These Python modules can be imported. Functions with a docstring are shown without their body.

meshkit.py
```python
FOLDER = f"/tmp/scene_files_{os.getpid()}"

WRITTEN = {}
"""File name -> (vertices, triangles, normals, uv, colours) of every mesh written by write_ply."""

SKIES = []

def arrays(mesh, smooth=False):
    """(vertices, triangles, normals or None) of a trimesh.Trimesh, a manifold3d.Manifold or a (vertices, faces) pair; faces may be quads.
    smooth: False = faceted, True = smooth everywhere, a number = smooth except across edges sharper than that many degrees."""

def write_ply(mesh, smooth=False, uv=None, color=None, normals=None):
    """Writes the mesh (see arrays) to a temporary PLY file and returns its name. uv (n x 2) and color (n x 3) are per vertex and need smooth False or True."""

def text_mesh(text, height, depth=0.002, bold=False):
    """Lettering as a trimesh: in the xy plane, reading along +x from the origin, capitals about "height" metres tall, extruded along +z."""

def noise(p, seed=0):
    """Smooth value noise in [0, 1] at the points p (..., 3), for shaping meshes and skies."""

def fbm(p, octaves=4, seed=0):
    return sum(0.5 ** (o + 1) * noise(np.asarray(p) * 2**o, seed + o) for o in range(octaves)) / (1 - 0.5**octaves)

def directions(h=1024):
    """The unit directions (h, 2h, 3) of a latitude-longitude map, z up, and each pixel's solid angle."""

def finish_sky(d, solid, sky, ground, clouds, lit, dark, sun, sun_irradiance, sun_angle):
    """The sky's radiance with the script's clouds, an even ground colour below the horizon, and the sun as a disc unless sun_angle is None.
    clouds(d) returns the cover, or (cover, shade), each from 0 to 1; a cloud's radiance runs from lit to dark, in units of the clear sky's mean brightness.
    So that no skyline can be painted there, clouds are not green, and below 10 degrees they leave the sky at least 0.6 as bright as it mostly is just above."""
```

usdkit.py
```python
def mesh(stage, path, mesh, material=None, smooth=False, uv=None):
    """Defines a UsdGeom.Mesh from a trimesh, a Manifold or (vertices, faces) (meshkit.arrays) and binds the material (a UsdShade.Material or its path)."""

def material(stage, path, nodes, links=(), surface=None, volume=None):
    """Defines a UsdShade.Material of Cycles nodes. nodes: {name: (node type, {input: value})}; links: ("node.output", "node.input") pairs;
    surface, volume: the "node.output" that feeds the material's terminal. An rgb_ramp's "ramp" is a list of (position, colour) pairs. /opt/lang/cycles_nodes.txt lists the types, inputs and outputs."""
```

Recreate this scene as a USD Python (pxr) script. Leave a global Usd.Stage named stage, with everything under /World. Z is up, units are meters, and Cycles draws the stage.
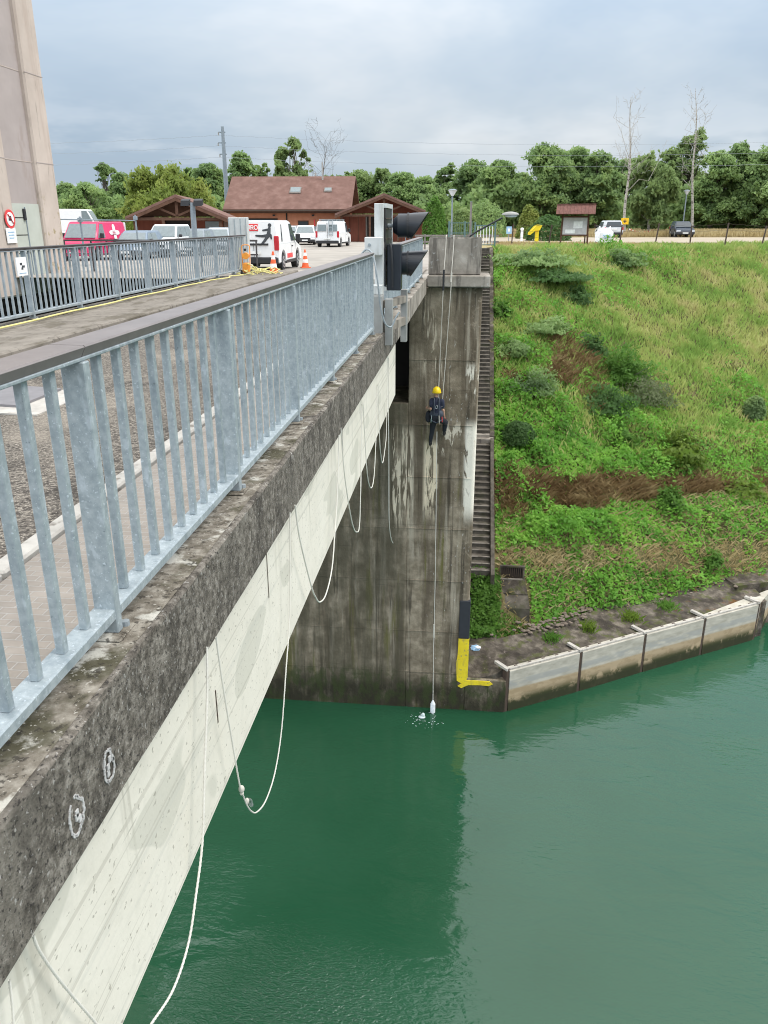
import math, random
import numpy as np, trimesh, manifold3d as m3
from shapely.geometry import Polygon, Point, box as sbox
from scipy.spatial.transform import Rotation as Rot
import usdkit, meshkit
from pxr import Usd, UsdGeom, UsdLux, UsdShade, Gf, Sdf, Vt

stage = Usd.Stage.CreateInMemory()
UsdGeom.SetStageUpAxis(stage, 'Z'); UsdGeom.SetStageMetersPerUnit(stage, 1.0)
UsdGeom.Xform.Define(stage, '/World')
UsdGeom.Scope.Define(stage, '/World/Looks')

# ------------------------------------------------------------------ camera, sky, sun, exposure
# world: the bridge runs along +Y, X to the right, Z up; the eye is the origin
F = 790.0
PIT = math.atan2(290, F)
AZ = math.atan2(86, F * math.cos(PIT) + 290 * math.sin(PIT))
EXPOSURE = 0.6
SUN_EL, SUN_AZ = math.radians(54), math.radians(92)      # azimuth clockwise from +Y
SKY_STRENGTH, SUN_I = 0.10, 0.40
_h = np.array([-math.sin(AZ), math.cos(AZ), 0]); _r = np.array([math.cos(AZ), math.sin(AZ), 0]); _u = np.array([0, 0, 1.0])
_fw = _h * math.cos(PIT) - _u * math.sin(PIT); _up = _h * math.sin(PIT) + _u * math.cos(PIT)
cam = UsdGeom.Camera.Define(stage, '/World/Camera')
_m = np.eye(4); _m[:3, 0] = _r; _m[:3, 1] = _up; _m[:3, 2] = -_fw
cam.AddTransformOp().Set(Gf.Matrix4d(*_m.T.ravel().tolist()))
cam.CreateHorizontalApertureAttr(36.0); cam.CreateVerticalApertureAttr(48.0)
cam.CreateFocalLengthAttr(36.0 * F / 768); cam.CreateClippingRangeAttr(Gf.Vec2f(0.05, 5000))
cam.CreateExposureAttr(EXPOSURE)
sun_dir = np.array([math.sin(SUN_AZ) * math.cos(SUN_EL), math.cos(SUN_AZ) * math.cos(SUN_EL), math.sin(SUN_EL)])
sun = UsdLux.DistantLight.Define(stage, '/World/Sun')
sun.CreateIntensityAttr(SUN_I); sun.CreateAngleAttr(24.0); sun.CreateNormalizeAttr(True); sun.CreateColorAttr(Gf.Vec3f(1, .96, .9))
_z = sun_dir; _x = np.cross([0, 0, 1.0], _z); _x /= np.linalg.norm(_x); _y = np.cross(_z, _x)
_s = np.eye(4); _s[:3, 0] = _x; _s[:3, 1] = _y; _s[:3, 2] = _z
sun.AddTransformOp().Set(Gf.Matrix4d(*_s.T.ravel().tolist()))
sky_mat = usdkit.material(stage, '/World/Looks/sky', {
    'tc': ('texture_coordinate', {}), 'sx': ('separate_xyz', {}),
    'sky': ('sky_texture', {'sky_type': 'single_scattering', 'sun_disc': False, 'sun_elevation': SUN_EL, 'sun_rotation': SUN_AZ}),
    'mp': ('mapping', {'scale': (1.6, 1.6, 4.2), 'location': (3.1, 0.4, 0.35)}),
    'n1': ('noise_texture', {'scale': 1.15, 'detail': 6.0, 'roughness': 0.52, 'distortion': 0.25}),
    'r1': ('rgb_ramp', {'ramp': [(0.0, (3.25, 4.2, 5.4)), (0.38, (3.75, 4.7, 5.85)), (0.48, (4.35, 5.25, 6.25)), (0.57, (5.2, 5.95, 6.7)), (0.67, (6.8, 7.15, 7.5)), (1.0, (7.8, 7.9, 8.0))]}),
    'mp2': ('mapping', {'scale': (3.0, 3.0, 11.0), 'location': (1.3, 2.2, 0.1)}),
    'n2': ('noise_texture', {'scale': 2.2, 'detail': 5.0, 'roughness': 0.55}),
    'm2': ('map_range', {'range_type': 'smoothstep', 'from_min': 0.44, 'from_max': 0.64, 'to_min': 0.0, 'to_max': 0.55, 'clamp': True}),
    'low': ('map_range', {'range_type': 'smoothstep', 'from_min': 0.02, 'from_max': 0.17, 'to_min': 1.0, 'to_max': 0.0, 'clamp': True}),
    'mul': ('math', {'math_type': 'multiply'}),
    'mixl': ('mix_color', {'b': (8.6, 8.9, 9.2)}),
    'mixc': ('mix_color', {'fac': 0.88}),
    'zen': ('map_range', {'range_type': 'smoothstep', 'from_min': 0.04, 'from_max': 0.95, 'to_min': 0.74, 'to_max': 2.75, 'clamp': True}),
    'zm': ('vector_math', {'math_type': 'scale'}), 'zw': ('map_range', {'range_type': 'smoothstep', 'from_min': 0.30, 'from_max': 0.85, 'to_min': 0.0, 'to_max': 0.9, 'clamp': True}), 'neu': ('mix_color', {'b': (5.3, 5.35, 5.4)}),
    'bg': ('background_shader', {'strength': SKY_STRENGTH}),
}, [('tc.generated', 'mp.vector'), ('mp.vector', 'n1.vector'), ('n1.fac', 'r1.fac'), ('tc.generated', 'mp2.vector'), ('mp2.vector', 'n2.vector'), ('n2.fac', 'm2.value'),
    ('tc.generated', 'sx.vector'), ('sx.z', 'low.value'), ('m2.result', 'mul.value1'), ('low.result', 'mul.value2'), ('mul.value', 'mixl.fac'), ('r1.color', 'mixl.a'),
    ('sky.color', 'mixc.a'), ('mixl.result', 'mixc.b'), ('sx.z', 'zen.value'), ('sx.z', 'zw.value'), ('zw.result', 'neu.fac'), ('mixc.result', 'neu.a'), ('neu.result', 'zm.vector1'), ('zen.result', 'zm.scale'), ('zm.vector', 'bg.color')],
    surface='bg.background')
dome = UsdLux.DomeLight.Define(stage, '/World/sky')
UsdShade.MaterialBindingAPI.Apply(dome.GetPrim()).Bind(sky_mat)
dome.GetPrim().SetCustomDataByKey('kind', 'structure')

# ------------------------------------------------------------------ helpers
def ray(x, y): return _fw + _r * (x - 384) / F + _up * (512 - y) / F
def atX(x, y, X): d = ray(x, y); return d * (X / d[0])
def atY(x, y, Y): d = ray(x, y); return d * (Y / d[1])
def atZ(x, y, Z): d = ray(x, y); return d * (Z / d[2])
def atD(x, y, D): d = ray(x, y); return d * (D / (d @ _h))          # at the horizontal distance D ahead
count = {}
def numbered(parent, name):
    k = (parent, name); n = count.get(k, 0); count[k] = n + 1
    return name if n == 0 else f'{name}_{n:03d}'
def tag(o, label=None, cat=None, group=None, kind=None):
    for k, v in (('label', label), ('category', cat), ('group', group), ('kind', kind)):
        if v: o.SetCustomDataByKey(k, v)
    return o
ORG = {}
def thing(name, label, cat, loc=(0, 0, 0), rz=0.0, group=None, kind=None, world=False):
    """an Xform at the thing's base; with world=True its parts are given in world coordinates"""
    x = UsdGeom.Xform.Define(stage, '/World/' + numbered('/World', name))
    x.AddTranslateOp().Set(Gf.Vec3d(*map(float, loc)))
    if rz: x.AddRotateZOp().Set(float(rz))
    if world: ORG[str(x.GetPath())] = np.array(loc, float)
    return tag(x.GetPrim(), label, cat, group, kind)
def arr(mesh):
    if isinstance(mesh, list): mesh = cat(mesh)
    return mesh
def part(name, mesh, m, parent=None, smooth=False, label=None, kind=None):
    pp = str(parent.GetPath()) if parent is not None else '/World'
    mesh = arr(mesh)
    top = '/' + '/'.join(pp.split('/')[1:3])
    if top in ORG and top != '/World':
        v, f, _ = meshkit.arrays(mesh); mesh = (v - ORG[top], f)
    p = usdkit.mesh(stage, f'{pp}/{numbered(pp, name)}', mesh, MAT[m], smooth)
    return tag(p.GetPrim(), label, None, None, kind)
def dup(root, loc, rz, label, group=None):
    was = root.GetCustomData()
    r = thing(root.GetName().rstrip('0123456789').rstrip('_'), label, was['category'], loc, rz, group or was.get('group'))
    r.GetReferences().AddInternalReference(root.GetPath()); r.SetInstanceable(True)
    return r
def cat(ms):
    vs, fs, n = [], [], 0
    for m in ms:
        v, f, _ = meshkit.arrays(m); vs.append(v); fs.append(f + n); n += len(v)
    return trimesh.Trimesh(np.vstack(vs), np.vstack(fs), process=False)
def bx(x0, x1, y0, y1, z0, z1, b=0.0):
    x0, x1 = sorted((x0, x1)); y0, y1 = sorted((y0, y1)); z0, z1 = sorted((z0, z1))
    b = min(b, .45 * min(x1 - x0, y1 - y0, z1 - z0))
    if b <= 0:
        m = trimesh.creation.box((x1 - x0, y1 - y0, z1 - z0)); m.apply_translation(((x0 + x1) / 2, (y0 + y1) / 2, (z0 + z1) / 2)); return m
    p = []
    for i in (x0, x1):
        for j in (y0, y1):
            for k in (z0, z1):
                si, sj, sk = (b if i == x0 else -b), (b if j == y0 else -b), (b if k == z0 else -b)
                p += [(i + si, j + sj, k), (i + si, j, k + sk), (i, j + sj, k + sk)]
    return trimesh.Trimesh(*hull(p))
def hull(pts):
    m = m3.Manifold.hull_points(np.asarray(pts, float)).to_mesh()
    return np.array(m.vert_properties[:, :3], float), np.array(m.tri_verts)
def bar(a, b, w, d=None, up=(0, 0, 1)):
    """a square bar from a to b, w wide and d deep"""
    a, b = np.asarray(a, float), np.asarray(b, float); d = d or w
    t = (b - a) / np.linalg.norm(b - a); u = np.asarray(up, float)
    if abs(t @ u) > .98: u = np.array([0, 1.0, 0])
    s = np.cross(t, u); s /= np.linalg.norm(s); n = np.cross(s, t)
    v = [p + i * s * w / 2 + j * n * d / 2 for p in (a, b) for i, j in ((-1, -1), (1, -1), (1, 1), (-1, 1))]
    f = [(0, 3, 2, 1), (4, 5, 6, 7), (0, 1, 5, 4), (1, 2, 6, 5), (2, 3, 7, 6), (3, 0, 4, 7)]
    return np.array(v), np.array(f)
def tube(pts, r, sides=8, cap=True):
    p = np.asarray(pts, float); n = len(p); rr = np.broadcast_to(r, (n,)).astype(float)
    t = np.gradient(p, axis=0); t /= np.linalg.norm(t, axis=1, keepdims=True) + 1e-12
    ref = np.array([0.31, 0.22, 0.92]) if abs(t[:, 2]).mean() < .8 else np.array([0.9, .3, .1])
    a = np.cross(t, ref); a /= np.linalg.norm(a, axis=1, keepdims=True) + 1e-12; b = np.cross(t, a)
    an = np.arange(sides) * 2 * np.pi / sides
    v = (p[:, None] + rr[:, None, None] * (np.cos(an)[None, :, None] * a[:, None] + np.sin(an)[None, :, None] * b[:, None])).reshape(-1, 3)
    i, j = np.meshgrid(np.arange(n - 1), np.arange(sides), indexing='ij')
    q = np.stack([i * sides + j, i * sides + (j + 1) % sides, (i + 1) * sides + (j + 1) % sides, (i + 1) * sides + j], -1).reshape(-1, 4)
    f = np.vstack([q[:, [0, 1, 2]], q[:, [0, 2, 3]]])[:, ::-1]
    if cap:
        k = len(v); v = np.vstack([v, p[:1], p[-1:]]); s = np.arange(sides)
        f = np.vstack([f, np.stack([np.full(sides, k), s, (s + 1) % sides], 1)[:, ::-1], np.stack([np.full(sides, k + 1), (n - 1) * sides + s, (n - 1) * sides + (s + 1) % sides], 1)])
    return v, f
def curve(pts, n=10):
    """Catmull-Rom through the points"""
    p = np.asarray(pts, float); p = np.vstack([2 * p[0] - p[1], p, 2 * p[-1] - p[-2]]); out = []
    for i in range(1, len(p) - 2):
        for t in np.linspace(0, 1, n, endpoint=False):
            a, b, c, d = p[i - 1:i + 3]
            out.append(.5 * ((2 * b) + (-a + c) * t + (2 * a - 5 * b + 4 * c - d) * t * t + (-a + 3 * b - 3 * c + d) * t ** 3))
    return np.array(out + [p[-2]])
def cyl(p, r, h, axis='z', sides=20, r2=None):
    m = m3.Manifold.cylinder(h, r, r if r2 is None else r2, sides).to_mesh()
    v = np.array(m.vert_properties[:, :3], float)
    if axis == 'x': v = v[:, [2, 0, 1]]
    if axis == 'y': v = v[:, [1, 2, 0]]
    return v + np.asarray(p, float), np.array(m.tri_verts)
def sph(p, r, sc=(1, 1, 1), sub=2):
    m = trimesh.creation.icosphere(sub, r); return np.array(m.vertices) * sc + np.asarray(p, float), np.array(m.faces)
def prism(poly, depth, axis='y', at=0.0):
    """poly in (a, b): for axis y a = x and b = z; for axis x a = y and b = z; for z a = x and b = y; extruded by depth from at"""
    m = trimesh.creation.extrude_polygon(poly if isinstance(poly, Polygon) else Polygon(poly), depth, engine='earcut')
    v = np.array(m.vertices); f = np.array(m.faces)
    if axis == 'y': v = np.stack([v[:, 0], at + v[:, 2], v[:, 1]], 1); f = f[:, ::-1]
    elif axis == 'x': v = np.stack([at + v[:, 2], v[:, 0], v[:, 1]], 1)
    else: v[:, 2] += at
    return v, f
def grid(P):
    """P (n, m, 3) as a sheet facing +Z when rows go +Y and columns +X"""
    n, m = P.shape[:2]; i, j = np.meshgrid(np.arange(n - 1), np.arange(m - 1), indexing='ij'); k = i * m + j
    q = np.stack([k, k + 1, k + m + 1, k + m], -1).reshape(-1, 4)
    return P.reshape(-1, 3), np.vstack([q[:, [0, 1, 2]], q[:, [0, 2, 3]]])
def rotz(mesh, deg, c=(0, 0, 0)):
    v, f, _ = meshkit.arrays(mesh); c = np.asarray(c, float); a = math.radians(deg); R = np.array([[math.cos(a), -math.sin(a), 0], [math.sin(a), math.cos(a), 0], [0, 0, 1]])
    return (v - c) @ R.T + c, f
def moved(mesh, t): v, f, _ = meshkit.arrays(mesh); return v + np.asarray(t, float), f
def quadplate(a, b, c, d, t=.012):
    """a thin plate on the quad a b c d (counter-clockwise seen from outside), standing t proud of it and as far behind"""
    q = np.array([a, b, c, d], float); n = np.cross(q[1] - q[0], q[3] - q[0]); n /= np.linalg.norm(n)
    return hull(np.vstack([q + n * t, q - n * t]))
def text(t, h, depth, o, right, up):
    """lettering centred on o, reading along right"""
    m = meshkit.text_mesh(t, h, depth, True); v = np.array(m.vertices); v[:, 0] -= v[:, 0].mean(); v[:, 1] -= h / 2
    r, u = np.asarray(right, float), np.asarray(up, float); n = np.cross(r, u)
    return np.asarray(o, float) + v[:, :1] * r + v[:, 1:2] * u + v[:, 2:] * n, np.array(m.faces)

# ------------------------------------------------------------------ materials
MAT = {}
def M(name, base, scale=4.0, stretch=(1, 1, 1), detail=5.0, layers=(), rough=.8, bump=0.0, bscale=40.0, bdetail=4.0, metallic=0.0, spec=.4, island=0.0, translucent=0.0, extra=None, coords='position', bdist=.01):
    """base: one colour or ramp stops over a noise; layers: dicts (col, scale, stretch, lo, hi, amt, win=[(axis, a, b, c, d)...], off)"""
    if isinstance(base[0], (int, float)): stops = [(0, base), (1, base)]
    else: stops = base
    N = {'geo': ('geometry', {}), 'mp': ('mapping', {'scale': stretch}), 'n': ('noise_texture', {'scale': scale, 'detail': detail, 'roughness': .6}), 'r': ('rgb_ramp', {'ramp': stops}), 'sep': ('separate_xyz', {}),
         'p': ('principled_bsdf', {'roughness': rough, 'metallic': metallic, 'specular_ior_level': spec})}
    src = 'geo.position'
    if coords == 'object': N['tc'] = ('texture_coordinate', {}); src = 'tc.object'
    L = [(src, 'mp.vector'), ('mp.vector', 'n.vector'), ('n.fac', 'r.fac'), (src, 'sep.vector')]
    col = 'r.color'
    for i, y in enumerate(layers):
        k = f'l{i}'; fac = None
        if y.get('hi') is not None:
            N[k + 'm'] = ('mapping', {'scale': y.get('stretch', (1, 1, 1)), 'location': y.get('off', (i * 3.7, i * 1.3, i * 2.1))})
            N[k + 'n'] = ('noise_texture', {'scale': y.get('scale', 3.0), 'detail': y.get('detail', 5.0), 'roughness': y.get('rough', .6), 'distortion': y.get('dist', 0.0)})
            N[k + 'r'] = ('map_range', {'range_type': 'smoothstep', 'from_min': y['lo'], 'from_max': y['hi'], 'to_min': 0.0, 'to_max': y.get('amt', 1.0), 'clamp': True})
            L += [(src, k + 'm.vector'), (k + 'm.vector', k + 'n.vector'), (k + 'n.fac', k + 'r.value')]; fac = k + 'r.result'
        elif y.get('voronoi'):
            N[k + 'm'] = ('mapping', {'scale': y.get('stretch', (1, 1, 1))})
            N[k + 'n'] = ('voronoi_texture', {'scale': y['voronoi']})
            N[k + 'r'] = ('map_range', {'range_type': 'smoothstep', 'from_min': y['vlo'], 'from_max': y['vhi'], 'to_min': y.get('amt', 1.0), 'to_max': 0.0, 'clamp': True})
            L += [(src, k + 'm.vector'), (k + 'm.vector', k + 'n.vector'), (k + 'n.distance', k + 'r.value')]; fac = k + 'r.result'
        else:
            N[k + 'v'] = ('value', {'value': y.get('amt', 1.0)}); fac = k + 'v.value'
        for j, (ax, a, b, c, d) in enumerate(y.get('win', ())):       # up from a to b, down from c to d
            for q, (u, v, t0, t1) in enumerate(((a, b, 0., 1.), (c, d, 1., 0.))):
                if u is None: continue
                w = f'{k}w{j}{q}'
                N[w] = ('map_range', {'range_type': 'smoothstep', 'from_min': u, 'from_max': v, 'to_min': t0, 'to_max': t1, 'clamp': True})
                N[w + 'x'] = ('math', {'math_type': 'multiply'})
                L += [('sep.' + ax, w + '.value'), (w + '.result', w + 'x.value1'), (fac, w + 'x.value2')]; fac = w + 'x.value'
        N[k + 'c'] = ('mix_color', {'b': y['col'], 'blend_type': y.get('blend', 'mix')}); L += [(fac, k + 'c.fac'), (col, k + 'c.a')]; col = k + 'c.result'
    if island:
        N['isl'] = ('map_range', {'from_min': 0.0, 'from_max': 1.0, 'to_min': 1 - island, 'to_max': 1 + island}); N['iv'] = ('vector_math', {'math_type': 'scale'})
        L += [('geo.random_per_island', 'isl.value'), (col, 'iv.vector1'), ('isl.result', 'iv.scale')]; col = 'iv.vector'
    L.append((col, 'p.base_color'))
    if bump:
        N['bm'] = ('mapping', {'scale': stretch}) ; N['bn'] = ('noise_texture', {'scale': bscale, 'detail': bdetail, 'roughness': .65}); N['b'] = ('bump', {'strength': bump, 'distance': bdist})
        L += [(src, 'bm.vector'), ('bm.vector', 'bn.vector'), ('bn.fac', 'b.height'), ('b.normal', 'p.normal')]
    out = 'p.BSDF'
    if translucent:
        N['tr'] = ('translucent_bsdf', {}); N['mx'] = ('mix_closure', {'fac': translucent}); L += [(col, 'tr.color'), ('p.BSDF', 'mx.closure1'), ('tr.BSDF', 'mx.closure2')]; out = 'mx.closure'
    if extra: extra(N, L)
    MAT[name] = usdkit.material(stage, '/World/Looks/' + name, N, L, surface=out)
def plain(name, c, rough=.5, metallic=0.0, spec=.5, var=.12):
    M(name, [(.3, tuple(x * (1 - var) for x in c)), (.7, tuple(min(1, x * (1 + var)) for x in c))], scale=6, rough=rough, metallic=metallic, spec=spec)
def glassmat(name, c=(.02, .025, .03)):
    MAT[name] = usdkit.material(stage, '/World/Looks/' + name, {'p': ('principled_bsdf', {'base_color': c, 'roughness': .05, 'specular_ior_level': .6})}, [], surface='p.BSDF')
# concrete family
C = dict
M('fascia_concrete', [(.34, (.075, .066, .054)), (.5, (.165, .146, .122)), (.66, (.31, .28, .24))], scale=24, detail=8.0, layers=[
    C(col=(.05, .044, .038), scale=2.6, stretch=(1.3, 1.3, .45), lo=.46, hi=.64, amt=.65, detail=8.0),
    C(col=(.20, .18, .15), scale=1.6, stretch=(1.2, 1.2, .8), lo=.52, hi=.66, amt=.55, detail=8.0, off=(3, 8, 1)),
    C(col=(.03, .027, .026), scale=60, lo=.56, hi=.64, amt=.8),
    C(col=(.42, .40, .37), scale=48, lo=.61, hi=.67, amt=.75),
    C(col=(.45, .43, .40), scale=6, stretch=(1.5, 1.5, .5), lo=.64, hi=.70, amt=.7, detail=8.0)], rough=.95, bump=.9, bscale=70, spec=.15)
M('ledge_concrete', [(.34, (.10, .085, .065)), (.5, (.20, .175, .14)), (.66, (.34, .31, .26))], scale=14, detail=9.0, layers=[
    C(col=(.055, .052, .026), scale=3.2, lo=.49, hi=.62, amt=.8, detail=9.0), C(col=(.55, .53, .47), scale=7, detail=9.0, lo=.56, hi=.66, amt=.75), C(col=(.035, .03, .024), scale=30, lo=.56, hi=.64, amt=.75), C(col=(.5, .47, .41), scale=55, lo=.62, hi=.67, amt=.7)], rough=.95, bump=.7, bscale=60, spec=.2)
M('white_beam', [(.3, (.68, .635, .54)), (.7, (.765, .72, .625))], scale=1.3, layers=[
    C(col=(.52, .50, .42), scale=1.3, stretch=(1, .8, 1.9), lo=.60, hi=.612, amt=.6, detail=.5),
    C(col=(.50, .49, .43), scale=2.6, stretch=(1, .10, 4.5), lo=.56, hi=.66, amt=.32, detail=3.0),
    C(col=(.30, .285, .24), scale=5, stretch=(1, .22, 6.0), lo=.665, hi=.71, amt=.6),
    C(col=(.24, .215, .17), scale=42, stretch=(1, .6, 1), lo=.65, hi=.68, amt=.6, detail=2.0, win=[('y', None, None, 5.5, 8.0)]), C(col=(.36, .33, .27), scale=3, stretch=(1, .05, 9), lo=.61, hi=.65, amt=.35, detail=2.0, off=(3, 1, 7)), C(col=(.58, .55, .47), scale=9, detail=6.0, lo=.5, hi=.7, amt=.35), C(col=(.42, .39, .32), scale=2.6, stretch=(1, 2.6, .14), lo=.57, hi=.68, amt=.55, win=[('z', -2.75, -2.1, None, None)], off=(4, 2, 9))], rough=.7, bump=.25, bscale=20, spec=.3)
pier_layers = [
    C(col=(.115, .09, .062), scale=.9, stretch=(1.8, 1.8, .16), lo=.46, hi=.60, amt=.8, detail=8.0),
    C(col=(.44, .385, .30), scale=1.5, stretch=(2.2, 2.2, .14), lo=.54, hi=.66, amt=.7, off=(9.1, 2.2, 4.), detail=8.0),
    C(col=(.042, .035, .026), scale=2.0, stretch=(2.6, 2.6, .11), lo=.55, hi=.66, amt=.7, off=(2.2, 7, 1.), dist=.6),
    C(col=(.13, .125, .03), scale=1.5, stretch=(2.2, 2.2, .14), lo=.53, hi=.66, amt=.8, win=[('z', None, None, -6.0, -4.8), ('x', None, None, -.1, .1)], off=(5.2, 1, 3.)),
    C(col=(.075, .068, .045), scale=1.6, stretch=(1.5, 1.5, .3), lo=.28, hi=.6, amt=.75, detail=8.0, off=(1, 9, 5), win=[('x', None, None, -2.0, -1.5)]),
    C(col=(.42, .35, .26), scale=5, detail=8.0, lo=.54, hi=.66, amt=.55, win=[('x', .05, .25, None, None), ('z', -12, -11.5, None, None)]),
    C(col=(.06, .05, .038), scale=1.2, stretch=(.5, .5, 8), lo=.62, hi=.70, amt=.3, detail=4.0),
    C(col=(.60, .52, .40), scale=1.9, stretch=(3.2, 3.2, .45), lo=.53, hi=.60, amt=.85, dist=.7, win=[('x', -1.35, -1.2, -.72, -.6), ('z', -4.6, -4.0, -2.6, -2.3)], off=(1.7, 3, 8.)),
    C(col=(.80, .68, .50), scale=2.2, stretch=(3.0, 3.0, .40), lo=.43, hi=.49, amt=.97, dist=.9, win=[('x', -1.25, -1.1, -.80, -.68), ('z', -9.3, -8.2, -6.6, -6.3)], off=(3.3, 3, 2.)),
    C(col=(.74, .64, .49), scale=2.4, stretch=(3.6, 3.6, .30), lo=.48, hi=.54, amt=.95, dist=.9, win=[('x', -2.25, -2.1, -1.6, -1.45), ('z', -9.6, -8.6, -6.4, -5.8)], off=(6.3, 3, 1.)),
    C(col=(.88, .82, .70), scale=2.0, stretch=(2.0, 2.0, .4), lo=.36, hi=.44, amt=.97, win=[('x', .02, .16, None, None), ('z', -9.3, -8.4, -6.1, -5.6)], off=(4.3, 8, 2.), dist=1.2),
    C(col=(.74, .66, .53), scale=3.0, stretch=(2.0, 2.0, .6), lo=.53, hi=.59, amt=.85, win=[('z', -7.0, -6.5, -6.0, -5.7), ('x', -.7, -.6, None, None)]), C(col=(.82, .76, .64), scale=3.0, stretch=(2.4, 2.4, .5), lo=.52, hi=.58, amt=.9, win=[('z', -5.2, -4.7, -4.2, -3.9), ('x', .0, .1, None, None)]),
    C(col=(.62, .6, .55), scale=5.5, stretch=(3, 3, 1.0), lo=.66, hi=.70, amt=.8, win=[('x', -1.2, -.5, None, None)]),
    C(col=(.028, .026, .016), scale=2.0, stretch=(1, 1, .5), lo=.15, hi=.55, amt=.95, win=[('z', None, None, -15.5, -14.6)]),
    C(col=(.04, .055, .018), scale=3.0, stretch=(1, 1, .5), lo=.45, hi=.62, amt=.7, win=[('z', None, None, -15.0, -14.3)])]
M('pier_concrete', [(.32, (.155, .125, .086)), (.5, (.265, .218, .156)), (.68, (.42, .35, .26))], scale=2.2, detail=8.0, layers=pier_layers, rough=.92, bump=.6, bscale=14, spec=.2, bdist=.03)
M('parapet_concrete', [(.3, (.20, .175, .145)), (.55, (.32, .285, .24)), (.72, (.44, .40, .35))], scale=2.5, detail=7.0, layers=[C(col=(.08, .07, .06), scale=2, stretch=(2, 2, .3), lo=.48, hi=.66, amt=.75), C(col=(.04, .04, .035), scale=8, lo=.3, hi=.6, amt=.85, win=[('z', -.47, -.42, None, None)]), C(col=(.5, .5, .47), scale=5, lo=.62, hi=.7, amt=.5)], rough=.92, bump=.5, bscale=25, spec=.2)
M('stair_concrete', [(.3, (.07, .06, .048)), (.6, (.135, .118, .095)), (.8, (.21, .185, .155))], scale=4, detail=8.0, layers=[C(col=(.05, .055, .025), scale=1.3, lo=.5, hi=.68, amt=.6), C(col=(.035, .03, .025), scale=3, lo=.45, hi=.7, amt=.6)], rough=.93, bump=.5, bscale=40, spec=.2)
M('quay_concrete', [(.3, (.040, .034, .027)), (.5, (.095, .080, .063)), (.7, (.21, .18, .145))], scale=2.6, detail=8.0, layers=[C(col=(.13, .055, .014), scale=1.4, lo=.56, hi=.68, amt=.85, win=[('x', 5.5, 7.5, None, None)]), C(col=(.075, .085, .022), scale=2.6, detail=8.0, lo=.50, hi=.62, amt=.7), C(col=(.03, .024, .019), scale=1.1, detail=8.0, lo=.48, hi=.62, amt=.7, off=(5, 2, 9)), C(col=(.24, .2, .17), scale=5, lo=.62, hi=.72, amt=.6), C(col=(.3, .28, .25), scale=1.4, stretch=(1, 1, 1), lo=.66, hi=.74, amt=.6)], rough=.95, bump=.8, bscale=18, spec=.25, bdist=.03)
M('panel_concrete', [(.35, (.37, .345, .285)), (.65, (.53, .495, .42))], scale=1.8, stretch=(1, 1, 3), layers=[
    C(col=(.42, .32, .20), scale=1.3, lo=.1, hi=.2, amt=.95, detail=1.0, win=[('z', None, None, -15.32, -15.22)]),
    C(col=(.34, .34, .32), scale=1.6, stretch=(1, 1, 3), lo=.36, hi=.55, amt=.75, win=[('z', -15.2, -15.12, -14.95, -14.88)]),
    C(col=(.30, .225, .13), scale=2.2, stretch=(1, 1, 2), lo=.45, hi=.6, amt=.6, win=[('z', None, None, -15.35, -15.2)]),
    C(col=(.04, .048, .016), scale=2.4, stretch=(1, 1, .8), lo=.38, hi=.5, amt=.95, win=[('z', None, None, -15.80, -15.42)]),
    C(col=(.035, .038, .018), scale=2.4, lo=.05, hi=.2, amt=.97, win=[('z', None, None, -15.9, -15.65)])], rough=.85, bump=.3, bscale=20, spec=.25)
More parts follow.
